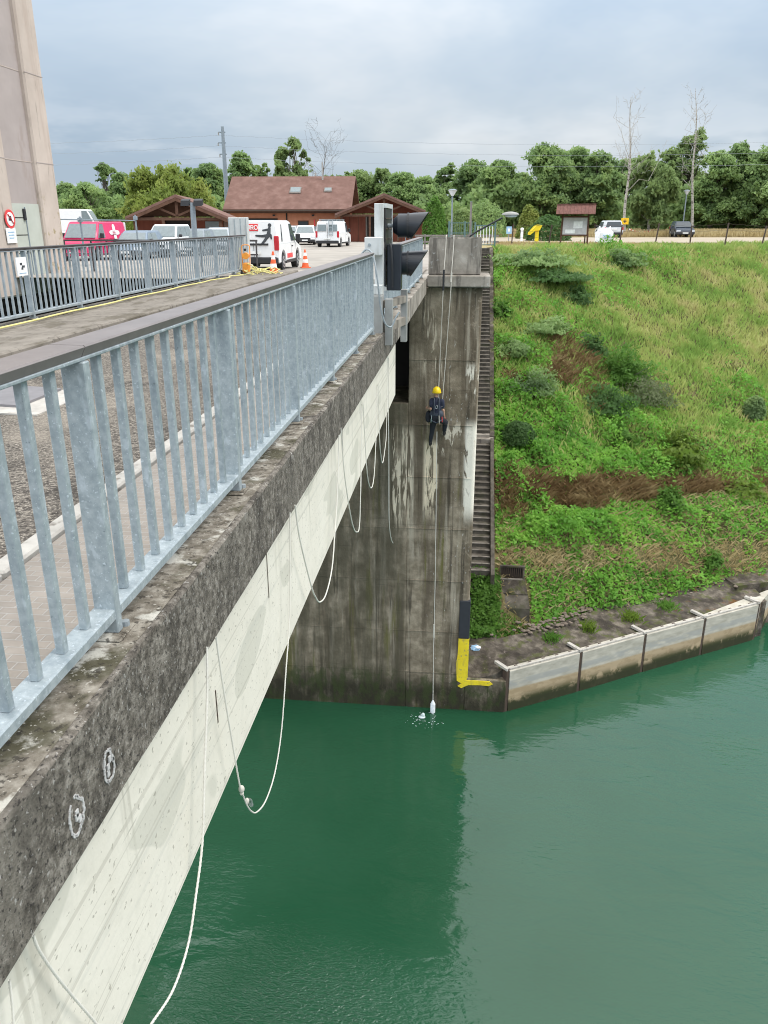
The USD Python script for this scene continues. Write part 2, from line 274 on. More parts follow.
M('tower_concrete', [(.3, (.46, .385, .33)), (.7, (.56, .475, .41))], scale=.9, layers=[C(col=(.40, .31, .255), scale=1.0, stretch=(2, 2, .2), lo=.5, hi=.72, amt=.7), C(col=(.30, .24, .12), scale=2.6, lo=.54, hi=.66, amt=.85, win=[('z', None, None, .3, 1.2), ('y', 26.4, 26.6, None, None)]), C(col=(.28, .24, .2), scale=2.0, stretch=(3, 3, .4), lo=.62, hi=.7, amt=.7)], rough=.9, bump=.3, bscale=18, spec=.2)
M('tower_wall', [(.3, (.36, .31, .29)), (.7, (.43, .37, .345))], scale=.8, layers=[C(col=(.31, .25, .22), scale=1.4, stretch=(1, 1, .5), lo=.5, hi=.66, amt=.6, win=[('y', 25.0, 26.0, None, None)])], rough=.9, bump=.25, spec=.2)
M('grey_panel', [(.3, (.42, .44, .38)), (.7, (.48, .50, .44))], scale=2, rough=.8, bump=.1)
# metals and paint
M('galvanised', [(.25, (.255, .295, .31)), (.5, (.33, .375, .39)), (.75, (.425, .465, .475))], scale=34, detail=7.0, layers=[C(col=(.62, .68, .72), scale=85, lo=.60, hi=.68, amt=.7), C(col=(.13, .17, .195), scale=9, stretch=(1, 1, .35), lo=.50, hi=.70, amt=.45), C(col=(.50, .55, .58), scale=16, stretch=(1, 1, .5), lo=.58, hi=.68, amt=.6), C(col=(.09, .11, .12), scale=60, lo=.66, hi=.72, amt=.6)], rough=.55, metallic=.25, spec=.5, bump=.12, bscale=90)
M('galvanised_old', [(.3, (.26, .295, .315)), (.7, (.38, .415, .43))], scale=9, layers=[C(col=(.34, .37, .38), scale=5, stretch=(1, 1, .2), lo=.6, hi=.75, amt=.6), C(col=(.10, .12, .10), scale=3, lo=.55, hi=.7, amt=.4)], rough=.6, metallic=.25, spec=.4)
M('handrail_cap', [(.3, (.150, .128, .120)), (.7, (.198, .170, .160))], scale=7, layers=[C(col=(.33, .305, .295), scale=4, stretch=(1, .3, 1), lo=.6, hi=.75, amt=.4), C(col=(.09, .08, .075), scale=60, lo=.68, hi=.73, amt=.6)], rough=.45, spec=.5, bump=.08, bscale=120)
M('dark_handrail', [(.3, (.055, .05, .05)), (.7, (.08, .072, .072))], scale=6, rough=.55)
M('alu_sheet', [(.3, (.52, .53, .52)), (.7, (.62, .63, .61))], scale=5, layers=[C(col=(.32, .31, .27), scale=3, stretch=(2, 2, .4), lo=.56, hi=.7, amt=.5)], rough=.5, metallic=.2)
M('asphalt', [(.36, (.045, .038, .032)), (.5, (.125, .108, .09)), (.64, (.31, .275, .225))], scale=42, detail=5.0, layers=[C(col=(.05, .042, .035), scale=1.2, lo=.5, hi=.62, amt=.6, detail=7.0), C(col=(.30, .26, .21), scale=.9, lo=.50, hi=.66, amt=.55, off=(4, 4, 4)), C(col=(.48, .43, .36), scale=60, lo=.58, hi=.66, amt=.8), C(col=(.02, .017, .014), scale=55, lo=.58, hi=.66, amt=.8, off=(8, 1, 1)), C(col=(.03, .027, .022), voronoi=.9, vlo=.0, vhi=.0, amt=0.0)], rough=.92, bump=.8, bscale=150, spec=.3)
M('plaza_asphalt', [(.3, (.30, .27, .235)), (.7, (.40, .365, .32))], scale=.6, detail=8.0, layers=[C(col=(.20, .185, .165), scale=.25, lo=.5, hi=.66, amt=.6)], rough=.95, spec=.2)
M('kerb_stone', [(.3, (.36, .335, .30)), (.7, (.52, .49, .44))], scale=6, detail=8.0, layers=[C(col=(.12, .10, .08), scale=5, lo=.58, hi=.68, amt=.7)], rough=.9, bump=.4, bscale=60, spec=.2)
M('far_kerb', [(.3, (.17, .15, .125)), (.7, (.27, .24, .205))], scale=3, detail=8.0, layers=[C(col=(.10, .085, .06), scale=2.5, stretch=(1, .35, 1), lo=.5, hi=.62, amt=.65), C(col=(.07, .06, .05), scale=9, lo=.55, hi=.68, amt=.6)], rough=.95, bump=.6, bscale=30, spec=.2)
def paver(N, L):
    N['br'] = ('brick_texture', {'color1': (.25, .215, .18), 'color2': (.33, .285, .24), 'mortar': (.40, .375, .34), 'scale': 1.0, 'mortar_size': .005, 'mortar_smooth': .5, 'brick_width': .10, 'row_height': .052, 'bias': 0.0})
    N['brm'] = ('mapping', {'rotation': (0, 0, 0)}); N['mixb'] = ('mix_color', {'fac': .5})
    L += [('geo.position', 'brm.vector'), ('brm.vector', 'br.vector'), ('br.color', 'mixb.b'), ('br.fac', 'b2.height'), ('b2.normal', 'p.normal')]
    N['b2'] = ('bump', {'strength': .6, 'distance': .006, 'invert': True})
    for i, (a, b) in enumerate(list(L)):
        if b == 'p.base_color': L[i] = (a, 'mixb.a')
    L.append(('mixb.result', 'p.base_color'))
M('paving', [(.3, (.19, .165, .14)), (.7, (.33, .295, .26))], scale=5, detail=8.0, rough=.9, extra=paver, spec=.25)
plain('white_rope', (.68, .65, .58), .8, var=.06)
plain('old_rope', (.55, .52, .45), .85)
plain('white_paint', (.78, .78, .77), .35, var=.03); plain('silver_paint', (.50, .53, .56), .3, metallic=.3, var=.04)
plain('pale_silver', (.62, .63, .64), .3, metallic=.15, var=.04); plain('magenta_paint', (.60, .028, .115), .35, var=.04); plain('blue_grey_paint', (.20, .25, .31), .3, metallic=.3); plain('dark_paint', (.035, .045, .06), .28, metallic=.2)
plain('grey_paint', (.22, .25, .27), .3, metallic=.3); plain('black_plastic', (.018, .018, .02), .5); plain('navy_plastic', (.012, .015, .021), .38); plain('frame_grey', (.30, .30, .285), .6); plain('rubber', (.022, .022, .023), .85)
plain('grey_visor', (.016, .017, .020), .3)
plain('rim', (.42, .43, .44), .35, metallic=.7); plain('chrome', (.6, .6, .6), .2, metallic=.9); plain('red_lamp', (.45, .02, .03), .25); plain('lamp_glass', (.65, .67, .7), .15); plain('number_plate', (.75, .75, .72), .5)
plain('red_print', (.72, .06, .06), .5); plain('black_print', (.05, .055, .06), .6); plain('white_print', (.85, .84, .82), .5); plain('blue_print', (.30, .48, .66), .6)
plain('cone_orange', (.80, .13, .04), .55); plain('yellow_paint', (.80, .62, .015), .6, var=.08); M('mark_yellow', [(.3, (.70, .52, .02)), (.7, (.84, .66, .03))], scale=3, detail=7.0, layers=[C(col=(.22, .19, .13), scale=9, detail=8.0, lo=.60, hi=.66, amt=.85), C(col=(.38, .31, .08), scale=3, stretch=(2, 2, .4), lo=.52, hi=.68, amt=.55)], rough=.7, bump=.3, bscale=30); plain('black_mark', (.028, .03, .036), .7); plain('hose_yellow', (.70, .63, .24), .55); plain('board_roof', (.16, .07, .055), .9, var=.3); plain('orange_machine', (.78, .30, .04), .45)
plain('helmet_yellow', (.90, .62, .01), .35); plain('navy_cloth', (.025, .03, .055), .9); plain('dark_cloth', (.018, .02, .026), .9); plain('harness_grey', (.045, .055, .075), .7); plain('skin', (.50, .29, .20), .6); plain('boots', (.02, .018, .016), .7); plain('foam', (.55, .63, .62), .4)
M('brick_red', [(.3, (.50, .21, .12)), (.7, (.60, .265, .16))], scale=2.5, detail=8.0, rough=.9, spec=.2)
M('roof_tile', [(.3, (.145, .083, .066)), (.5, (.185, .105, .085)), (.7, (.23, .14, .115))], scale=1.2, detail=8.0, layers=[C(col=(.13, .065, .05), scale=2.0, stretch=(1, 1, 12), lo=.5, hi=.7, amt=.4)], rough=.9, spec=.2, bump=.3, bscale=8)
M('dark_timber', [(.3, (.085, .045, .03)), (.7, (.14, .075, .05))], scale=3, rough=.85, spec=.2)
M('red_timber', [(.3, (.16, .05, .032)), (.7, (.23, .078, .05))], scale=3, stretch=(1, 1, .2), rough=.85, spec=.2)
M('grey_timber', [(.3, (.17, .15, .135)), (.7, (.26, .235, .21))], scale=5, stretch=(1, 1, .2), rough=.9, spec=.2)
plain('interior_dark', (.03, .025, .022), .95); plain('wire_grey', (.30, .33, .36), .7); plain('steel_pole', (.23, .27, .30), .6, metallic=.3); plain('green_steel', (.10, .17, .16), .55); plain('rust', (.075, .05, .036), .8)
plain('chalk', (.50, .485, .47), .95); plain('poster', (.52, .50, .50), .8); plain('white_bag', (.80, .82, .84), .75); plain('sign_yellow', (.85, .50, .01), .5); plain('stone_red', (.33, .17, .13), .9); plain('boulder_grey', (.34, .33, .31), .95)
M('bark_birch', [(.35, (.46, .43, .385)), (.6, (.33, .30, .26))], scale=2, stretch=(1, 1, 2.5), layers=[C(col=(.06, .05, .045), scale=2.2, stretch=(1, 1, 3), lo=.55, hi=.62, amt=.9)], rough=.9, coords='object')
plain('bark_dark', (.12, .10, .08), .95, var=.3)
glassmat('car_glass', (.05, .06, .065)); glassmat('window_glass', (.05, .06, .065)); plain('sky_glass', (.19, .225, .23), .2); plain('dirt_stone', (.17, .135, .105), .95, var=.3)
plain('steel_plate', (.19, .18, .185), .6)
def leafmat(name, stops, scale=.5, isl=.35, tr=.5, layers=(), rough=.6):
    M(name, stops, scale=scale, detail=3.0, layers=layers, rough=rough, island=isl, translucent=tr, spec=.25)
leafmat('leaf_dark', [(.3, (0.191, 0.298, 0.126)), (.5, (0.313, 0.462, 0.172)), (.7, (0.511, 0.664, 0.236))])
leafmat('leaf_mid', [(.3, (0.232, 0.356, 0.137)), (.5, (0.361, 0.523, 0.190)), (.7, (0.535, 0.710, 0.273))])
leafmat('leaf_pale', [(.3, (0.239, 0.324, 0.071)), (.5, (0.351, 0.440, 0.100)), (.7, (0.477, 0.530, 0.138))])
leafmat('leaf_olive', [(.3, (0.244, 0.355, 0.130)), (.5, (0.344, 0.474, 0.176)), (.7, (0.458, 0.589, 0.225))])
leafmat('leaf_blue', [(.3, (0.095, 0.192, 0.056)), (.7, (0.176, 0.324, 0.097))], scale=2.0)
leafmat('leaf_bright', [(.3, (0.118, 0.272, 0.041)), (.7, (0.211, 0.406, 0.070))], scale=1.2)
leafmat('leaf_lime', [(.3, (0.168, 0.276, 0.036)), (.7, (0.264, 0.372, 0.060))], scale=1.2)
leafmat('leaf_purple', [(.3, (0.152, 0.209, 0.080)), (.7, (0.304, 0.341, 0.176))], scale=1.2)
leafmat('bramble_brown', [(.3, (0.220, 0.127, 0.054)), (.5, (0.371, 0.242, 0.106)), (.7, (0.553, 0.408, 0.194))], scale=1.0, isl=.5, tr=.1)
leafmat('slope_grass', [(.32, (0.238, 0.400, 0.081)), (.47, (0.381, 0.506, 0.127)), (.58, (0.522, 0.552, 0.185)), (.7, (0.641, 0.588, 0.266))], scale=.55, isl=.24, tr=.42)
leafmat('green_cover', [(.3, (0.134, 0.343, 0.045)), (.5, (0.237, 0.530, 0.068)), (.7, (0.386, 0.701, 0.106))], scale=.9, isl=.35, tr=.42)
leafmat('dry_grass', [(.3, (0.481, 0.367, 0.171)), (.5, (0.582, 0.455, 0.228)), (.7, (0.658, 0.544, 0.304))], scale=.3, isl=.3, tr=.2)
M('bank_soil', [(.3, (.055, .060, .022)), (.5, (.095, .088, .04)), (.7, (.17, .135, .07))], scale=1.2, detail=8.0, layers=[C(col=(.24, .175, .085), scale=.8, lo=.44, hi=.62, amt=.85, win=[('z', -12.6, -12.2, -11.6, -11.2)]), C(col=(.12, .13, .035), scale=2.5, lo=.5, hi=.6, amt=.5)], rough=.97, bump=.8, bscale=10, spec=.1, bdist=.05)
M('far_ground', [(.3, (.30, .25, .12)), (.5, (.36, .29, .15)), (.7, (.22, .24, .09))], scale=.2, detail=8.0, rough=.97, spec=.1)
M('gravel', [(.3, (.34, .285, .215)), (.7, (.43, .37, .29))], scale=.5, detail=8.0, rough=.97, spec=.1)
# water: green silty water, ripples, rougher in a few wind patches
MAT['water'] = usdkit.material(stage, '/World/Looks/water', {
    'geo': ('geometry', {}), 'mp': ('mapping', {'rotation': (0, 0, .35), 'scale': (1.0, 2.3, 1.0)}),
    'n1': ('noise_texture', {'scale': 3.6, 'detail': 3.0, 'roughness': .5, 'distortion': .9}), 'n2': ('noise_texture', {'scale': .16, 'detail': 2.0}),
    'n3': ('noise_texture', {'scale': .45, 'detail': 3.0, 'roughness': .5, 'distortion': .5}),
    'w': ('map_range', {'range_type': 'smoothstep', 'from_min': .50, 'from_max': .66, 'to_min': .06, 'to_max': .34, 'clamp': True}),
    'bx': ('vector_math', {'math_type': 'distance', 'vector2': (-3.0, 11.6, -16.14)}), 'wp': ('map_range', {'range_type': 'smoothstep', 'from_min': .8, 'from_max': 3.6, 'to_min': 1.0, 'to_max': 0.0, 'clamp': True}),
    
    'b': ('bump', {'distance': .085}), 'b2': ('bump', {'strength': .22, 'distance': .25}),
    'r': ('rgb_ramp', {'ramp': [(.3, (.011, .054, .025)), (.7, (.020, .075, .039))]}),
    'p': ('principled_bsdf', {'roughness': .05, 'ior': 1.33, 'specular_ior_level': 1.0}), 'n4': ('noise_texture', {'scale': 6.5, 'detail': 2.0, 'roughness': .5, 'distortion': 1.2}), 'b4': ('bump', {'distance': .06})},
    [('geo.position', 'mp.vector'), ('mp.vector', 'n1.vector'), ('geo.position', 'n2.vector'), ('mp.vector', 'n3.vector'), ('n2.fac', 'w.value'), ('geo.position', 'bx.vector1'), ('bx.value', 'wp.value'), ('w.result', 'b.strength'), ('wp.result', 'b4.strength'), ('mp.vector', 'n4.vector'), ('n4.fac', 'b4.height'), ('b.normal', 'b4.normal'),
     ('n1.fac', 'b.height'), ('n3.fac', 'b2.height'), ('b2.normal', 'b.normal'), ('b4.normal', 'p.normal'), ('n2.fac', 'r.fac'), ('r.color', 'p.base_color')], surface='p.BSDF')

def struct(name, mesh, m, smooth=False): return tag(part(name, mesh, m, None, smooth), None, None, None, 'structure')
# ------------------------------------------------------------------ ground, water, banks
WATER = -16.14
BA = math.radians(28.0)                       # the bank runs along (cos 28, sin 28)
FASC, DECK = -1.186, -1.5145                  # the bridge's outer edge and the top of its edge beam
WALL = 23.9                                   # the abutment's face
ST0, ST1 = .40, 1.40                          # the staircase's sides
def sstep(a, b, x): t = np.clip((np.asarray(x, float) - a) / (b - a), 0, 1); return t * t * (3 - 2 * t)
PROF = np.array([(22.3, -14.9), (22.9, -14.35), (23.9, -13.1), (25.1, -12.25), (26.6, -11.75), (44.7, -1.80), (47.0, -1.62), (51, -1.45), (600, -1.43)])
def prof(n): return np.interp(n, PROF[:, 0], PROF[:, 1])
def bank_y(x, n): return (n + x * math.sin(BA)) / math.cos(BA)
def bank_n(x, y): return y * math.cos(BA) - x * math.sin(BA)
def bank_z(x, y):
    p = np.stack([np.asarray(x, float), np.asarray(y, float), np.zeros_like(np.asarray(x, float))], -1)
    n = bank_n(p[..., 0], p[..., 1]); k = sstep(22.5, 24, n) * (1 - sstep(43, 46, n))
    return prof(n) + k * ((meshkit.fbm(p * .45, 3, 4) - .5) * .7 + (meshkit.fbm(p * 1.7, 3, 9) - .5) * .22)
def land_z(x, y):
    left = -1.63 - .32 * sstep(25, 44, y)
    return left + (-1.43 - left) * sstep(-3.0, 2.0, x)
xs = np.concatenate([np.linspace(ST1 + .02, 30, 110), np.linspace(31, 70, 30)]); ns = np.concatenate([np.linspace(22.3, 46.5, 110)])
Xg, Ng = np.meshgrid(xs, ns); Yg = bank_y(Xg, Ng)
struct('embankment', grid(np.stack([Xg, Yg, bank_z(Xg, Yg)], -1)), 'bank_soil', True)
xs = np.concatenate([[-600, -300, -150, -80, -50], np.arange(-40, ST0 - .01, 1.5), [ST0 - .02]]); ys = np.concatenate([np.arange(24.3, 60, 1.5), [62, 70, 85, 110, 160, 260, 500, 900]])
Xg, Yg = np.meshgrid(xs, ys); struct('ground', grid(np.stack([Xg, Yg, land_z(Xg, Yg)], -1)), 'far_ground')
xs = np.array([ST0 - .02, ST1 + .02]); ys = np.array([51.6, 60, 85, 160, 900]); Xg, Yg = np.meshgrid(xs, ys); struct('ground', grid(np.stack([Xg, Yg, land_z(Xg, Yg) + 0 * Xg], -1)), 'far_ground')
xs = np.concatenate([[ST1 + .02], np.linspace(2, 70, 40), [110, 200, 600]]); ns = np.array([46.5, 48, 51, 55, 70, 90, 120, 200, 420, 900]); Xg, Ng = np.meshgrid(xs, ns); struct('ground', grid(np.stack([Xg, bank_y(Xg, Ng), prof(Ng)], -1)), 'far_ground')
xs = np.linspace(-34, -.2, 30); ys = np.concatenate([np.linspace(24.35, 50, 30), [60, 75, 92]]); Xg, Yg = np.meshgrid(xs, ys); struct('parking_lot', grid(np.stack([Xg, Yg, land_z(Xg, Yg) + .012], -1)), 'plaza_asphalt')
xs = np.linspace(-.2, 60, 40); a = np.linspace(0, 1, 8); Pg = np.zeros((8, 40, 3))
for i, t in enumerate(a):
    for j, x in enumerate(xs):
        d = 61 + t * 21; y = (d + .1017 * x) / .9948; Pg[i, j] = (x, y, land_z(x, y) + .012)
struct('gravel_track', grid(Pg), 'gravel')
xs = np.linspace(-60, 140, 60); ys = np.linspace(-90, 75, 50); Xg, Yg = np.meshgrid(xs, ys); struct('water', grid(np.stack([Xg, Yg, WATER + 0 * Xg], -1)), 'water')

# ------------------------------------------------------------------ the abutment, quay and staircase
ab = thing('bridge_abutment', 'tall weathered concrete abutment wall with white stains and a yellow and black corner mark', 'abutment', (-1, WALL, WATER), world=True)
def wallmesh(x0, x1, y0, y1, z0, z1): return bx(x0, x1, y0, y1, z0, z1, .025)
cr = [(-1.68, WALL), (.31, WALL)] + [(.31 + .125 * math.sin(a), WALL + .125 * (1 - math.cos(a))) for a in np.linspace(.2, 1.57, 7)] + [(.435, 26.0), (-1.68, 26.0)]
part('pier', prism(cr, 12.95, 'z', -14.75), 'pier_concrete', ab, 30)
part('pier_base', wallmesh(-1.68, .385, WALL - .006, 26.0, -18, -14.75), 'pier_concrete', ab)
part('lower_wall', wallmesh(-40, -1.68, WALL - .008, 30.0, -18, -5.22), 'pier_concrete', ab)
part('wing_wall', wallmesh(.05, .38, 26.0, 51.5, -16, -1.46), 'stair_concrete', ab)
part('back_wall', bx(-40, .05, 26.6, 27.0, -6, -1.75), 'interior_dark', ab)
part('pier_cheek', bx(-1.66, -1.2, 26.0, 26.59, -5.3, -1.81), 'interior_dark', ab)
part('ledge_slab', bx(-1.17, .64, WALL - .22, 25.2, -1.77, -1.437, .03), 'parapet_concrete', ab)
part('parapet', bx(-1.15, .36, WALL - .02, 24.45, -1.436, -.41, .03), 'parapet_concrete', ab)
part('parapet_side', bx(.10, .36, 24.45, 27.5, -1.5, -.6, .03), 'parapet_concrete', ab)
# formwork joints on the face: thin proud fins
for k, z in enumerate((-14.7, -13.1, -11.2, -9.35, -7.6, -5.9, -3.9)):
    part('pour_joint', bx(-1.67 if z > -5.2 else -12, .30, WALL - .015, WALL + .01, z, z + .018), 'pier_concrete', ab)
part('black_mark', bx(.11, .47, WALL - .034, WALL + .30, -13.30, -11.87, .02), 'black_mark', ab)
rng = np.random.default_rng(5)
ed = [(.10, -14.95), (.06, -14.3), (.10, -13.9), (.11, -13.306), (.472, -13.306), (.472, -14.78), (.42, -14.95), (.25, -15.05)]
part('yellow_mark', prism(ed, .33, 'y', WALL - .036), 'mark_yellow', ab)
part('quay_block', bx(.385, 1.80, WALL - .012, 25.5, -18, -14.88, .03), 'pier_concrete', ab)
part('yellow_mark', prism([(.14, -15.16), (.42, -14.92), (1.22, -14.91), (1.34, -15.02), (1.2, -15.10), (.9, -15.08), (.5, -15.10), (.26, -15.24)], .03, 'y', WALL - .038), 'mark_yellow', ab)

J = np.array([(1.86, 23.93), (4.53, 25.48), (7.10, 27.06), (9.68, 28.60), (12.2, 30.1)]); QT = -14.52
qw = thing('quay_wall', 'low quay wall of four cream concrete panels with black gaps above the green water', 'quay wall', (1.86, 23.9, WATER), world=True)
dv = (J[1] - J[0]) / np.linalg.norm(J[1] - J[0]); nv = np.array([-dv[1], dv[0]])
for k in range(4):
    a, b = J[k] + dv * .07, J[k + 1] - dv * .07
    pn = [(*a, -18), (*b, -18), (*(b + nv * .3), -18), (*(a + nv * .3), -18)]
    pts = [(*q, z) for q in (a + nv * .015, b + nv * .015, a + nv * .3, b + nv * .3) for z in (-18, QT)] + [(*q, z) for q in (a, b) for z in (-18, QT - .02)]
    if k == 3:
        c = b + dv * 1.9 + nv * .9
        pts += [(*c, -15.5), (*c, QT), (*(c - dv * .5), -16.3)]
    part('panel', hull(pts), 'panel_concrete', qw)
    rl = bar((*(a + nv * .10), QT + .035), (*(b + nv * .10), QT + .035), .09, .06); part('cap_rail', rl, 'kerb_stone', qw)
    for t in np.linspace(.12, .9, 5): pp = a + (b - a) * t + nv * .19; part('cap_bolt', rotz(bx(pp[0] - .06, pp[0] + .06, pp[1] - .03, pp[1] + .03, QT, QT + .05), 31, (*pp, 0)), 'rust', qw)
for k in range(5):
    p = J[k]
    part('post', hull([(*(p + dv * s + nv * q), z) for s in (-.055, .055) for q in (.02, .3) for z in (-18, QT + (.10 if k == 0 else .02))]), 'rust', qw)
    part('bracket', bar((*(p + nv * .02), QT + .06), (*(p + nv * .65 - dv * .12), QT + .08), .13, .09), 'kerb_stone', qw)
# the quay's dark mossy top behind the panels
rows = 10; cols = 46; Q = np.zeros((rows, cols, 3)); u = np.linspace(-1.46, 12.6, cols)
rear = np.array([(.43, 25.3), (1.0, 25.5), (3.95, 27.3), (6.6, 29.7), (10.0, 31.0), (11.8, 32.2), (14.5, 33.0)])
for j, s in enumerate(u):
    f = J[0] + dv * s + nv * .29
    if s < 0: f = np.array([1.60 + s * .82, 24.0])
    g = np.array([f[0] - .25 * (s / 12), np.interp(f[0] - .25 * (s / 12), rear[:, 0], rear[:, 1])])
    for i in range(rows):
        t = i / (rows - 1); p = f * (1 - t) + g * t; Q[i, j] = (p[0], p[1], QT - .02 + .22 * t * t - .34 * (1 - sstep(.8, 1.9, p[0])) * (1 - t) + .09 * (meshkit.fbm(np.array([p[0], p[1], 3]) * 2.1, 3) - .5) * min(1, 4 * t))
struct('quay', grid(Q), 'quay_concrete', True)
sk = grid(np.stack([np.stack([Q[0, :, 0], Q[0, :, 1], np.full(cols, -18.0)], -1), Q[0]], 0)); struct('quay', sk, 'quay_concrete')
# the far end of the quay: overgrown riprap going on along the bank
xs = np.linspace(12.3, 70, 60); P = np.zeros((5, 60, 3))
for j, x in enumerate(xs):
    y0 = 30.3 + (x - 12.3) * math.tan(BA)
    for i in range(5): t = i / 4; P[i, j] = (x, y0 + t * 2.6, -17.2 + 3.0 * t + .25 * (meshkit.fbm(np.array([x, t * 3, 1.]) * .9, 3) - .5))
struct('shore', grid(P), 'quay_concrete', True)
sb = thing('stone_slab', 'flat grey stone slab lying at the far right end of the quay', 'slab', (13, 32.4, -14.5), world=True)
part('slab', hull([(*p, z) for p in ((11.6, 31.2), (14.8, 32.4), (14.4, 33.6), (11.2, 32.4)) for z in (-14.7, -14.25)]), 'quay_concrete', sb)

# staircase up the bank beside the pier
st = thing('concrete_staircase', 'long narrow concrete staircase climbing the bank beside the abutment', 'staircase', (.9, 28, -12.9), world=True)
nst = 74; y0, z0, y1, z1 = 28.05, -12.75, 51.3, -1.5; land = 22
for k in range(nst):
    t0, t1 = k / nst, (k + 1) / nst; za = z0 + (z1 - z0) * t1; ya, yb = y0 + (y1 - y0) * t0, y0 + (y1 - y0) * t1
    w = .01 * math.sin(k * 7.3); ext = .0
    lnd = k in (land, land + 1); x1_ = 1.24 + w + (.17 if k == land else 0)
    sp_ = part('landing_step' if lnd else 'step', bx(.385, x1_, ya - .01, yb + .12, za - .55, za + (.03 if k == land else 0), .006), 'parapet_concrete' if lnd else 'stair_concrete', st)
    if not lnd: part('nosing', bx(.39, x1_ - .01, ya - .028, ya + .05 + .02 * math.sin(k * 3.3), za - .028, za + .004, .006), 'far_kerb' if math.sin(k * 12.9) > -.6 else 'stair_concrete', sp_)
ym, zm = y0 + (y1 - y0) * land / nst, z0 + (z1 - z0) * land / nst
part('stringer', prism([(y0 - .3, z0 - .6), (y0 - .3, z0 + .12), (ym, zm + .25), (ym, zm - .6)], .15, 'x', 1.26), 'stair_concrete', st)
part('stringer', prism([(ym + .4, zm - .5), (ym + .4, zm + .22), (y1, z1 + .06), (y1, z1 - .6)], .20, 'x', 1.25), 'quay_concrete', st)
# stepped drain block with its grating at the foot of the stair
db = thing('drain_block', 'stepped concrete drain block with dark grating at the foot of the stair', 'drain', (2, 26, -13.2), world=True)
def bank_hit(px, py):
    lo, hi = 15.0, 90.0; dr = ray(px, py)
    for _ in range(50):
        m_ = (lo + hi) / 2; p = dr * m_
        if p[2] > float(bank_z(p[0], p[1])): lo = m_
        else: hi = m_
    return dr * lo
pt, pm, pb = bank_hit(512, 586), bank_hit(515, 601), bank_hit(517, 616)
drain_top, drain_low = pt, pb
for a, b, mm in ((pt, pm, 'quay_concrete'), (pm, pb, 'stair_concrete')):
    a, b = a + (b - a) * .03, a + (b - a) * .97
    part('slab', hull([(q[0] + sx * .47, q[1] + (.06 if q is a else 0), q[2] + dz) for q in (a, b) for sx in (-1, 1) for dz in (-.25, .30)]), mm, db)
gx, gy, gz = pt + [-.02, .12, .24]
part('grating_frame', cat([bx(gx - .48, gx + .48, gy, gy + .12, gz + .47, gz + .54), bx(gx - .48, gx - .42, gy, gy + .12, gz, gz + .47), bx(gx + .42, gx + .48, gy, gy + .12, gz, gz + .47)]), 'quay_concrete', db)
part('grating_back', bx(gx - .42, gx + .42, gy + .08, gy + .11, gz - .3, gz + .47), 'interior_dark', db)
for k in range(11): part('grating_bar', bx(gx - .40 + k * .078, gx - .37 + k * .078, gy + .02, gy + .05, gz, gz + .47), 'rust', db)
part('sill_stone', bx(gx - .47, gx + .40, gy - .10, gy - .02, gz - .02, gz + .05, .01), 'far_kerb', db)

# ------------------------------------------------------------------ the bridge
br = thing('road_bridge', 'concrete road bridge with dark weathered edge beam and a cream painted main beam', 'bridge', (-4, 8, -3), world=True)
FB = -1.937; Y0, Y1 = -3.0, WALL - .25
segs = [Y0, 6.05, 14.0, 14.9, 16.4, 17.9, 19.4, 20.9, 22.4, Y1]
def edge_beam(a, b):
    ys = np.linspace(a, b, max(2, int((b - a) / .12))); out = []
    sec = [(FASC, FB), (FASC, DECK - .012), (FASC - .010, DECK), (-1.50, DECK), (-1.50, FB)]
    v = []
    for i, y in enumerate(ys):
        for k, (x, z) in enumerate(sec):
            w = (meshkit.fbm(np.array([k * 3.1, y * 3.0, 2.]), 3) - .5) * (.016 if k in (1, 2) else .006)
            v.append((x + (w if k < 3 else 0), y, z + (w if k in (1, 2) else 0)))
    n = len(sec); f = []
    for i in range(len(ys) - 1):
        for k in range(n): f.append((i * n + k, i * n + (k + 1) % n, (i + 1) * n + (k + 1) % n, (i + 1) * n + k))
    f = [q[::-1] for q in f]
    v = np.array(v); m = [(v, np.array(f))]
    for i, fl in ((0, False), (len(ys) - 1, True)):
        c = np.arange(i * n, i * n + n); t = [(c[0], c[j], c[j + 1]) for j in range(1, n - 1)]
        m.append((v, np.array(t)[:, ::-1] if fl else np.array(t)))
    return cat(m)
for a, b in zip(segs[:-1], segs[1:]): part('edge_beam', edge_beam(a + .006, b - .006), 'fascia_concrete' if b < 14.5 else 'parapet_concrete', br)
part('ledge_top', grid(np.array([[(x, y, DECK + .003 + .004 * (meshkit.fbm(np.array([x * 9, y * 4, 1.]), 2) - .5)) for x in np.linspace(-1.5, FASC - .03, 7)] for y in np.linspace(Y0, 13.99, 130)])), 'ledge_concrete', br, True)
part('deck_slab', bx(-7.25, -1.51, Y0, WALL + .3, FB, -1.66), 'stair_concrete', br)
bm = [(-1.80, FB - .004), (-1.235, FB - .004), (-1.235, -2.92), (-1.80, -2.92)]
part('main_beam', bx(-1.85, -1.24, Y0, 14.15, -2.955, FB - .006, .015), 'white_beam', br)
part('inner_beam', bx(-2.5, -1.80, 14.2, WALL + 1.2, -2.85, FB - .006), 'pier_concrete', br)
part('inner_beam', bx(-7.1, -6.4, Y0, WALL + 1.2, -2.95, FB - .006), 'pier_concrete', br)
for y in (-2.0, 4.9, 9.0, 14.6): part('cross_beam', bx(-6.4, -1.86, y, y + .4, -2.7, FB - .006), 'pier_concrete', br)
part('edge_beam', bx(-7.3, -7.0, Y0, WALL - .1, FB, -1.50), 'fascia_concrete', br)
for y, z0_, z1_ in ((4.62, -2.34, -2.0), (7.9, -2.3, -1.98), (3.45, -2.5, -2.3)): part('drip_mark', bx(-1.2415, -1.238, y - .007, y + .006, z0_, z1_), 'rust', br)
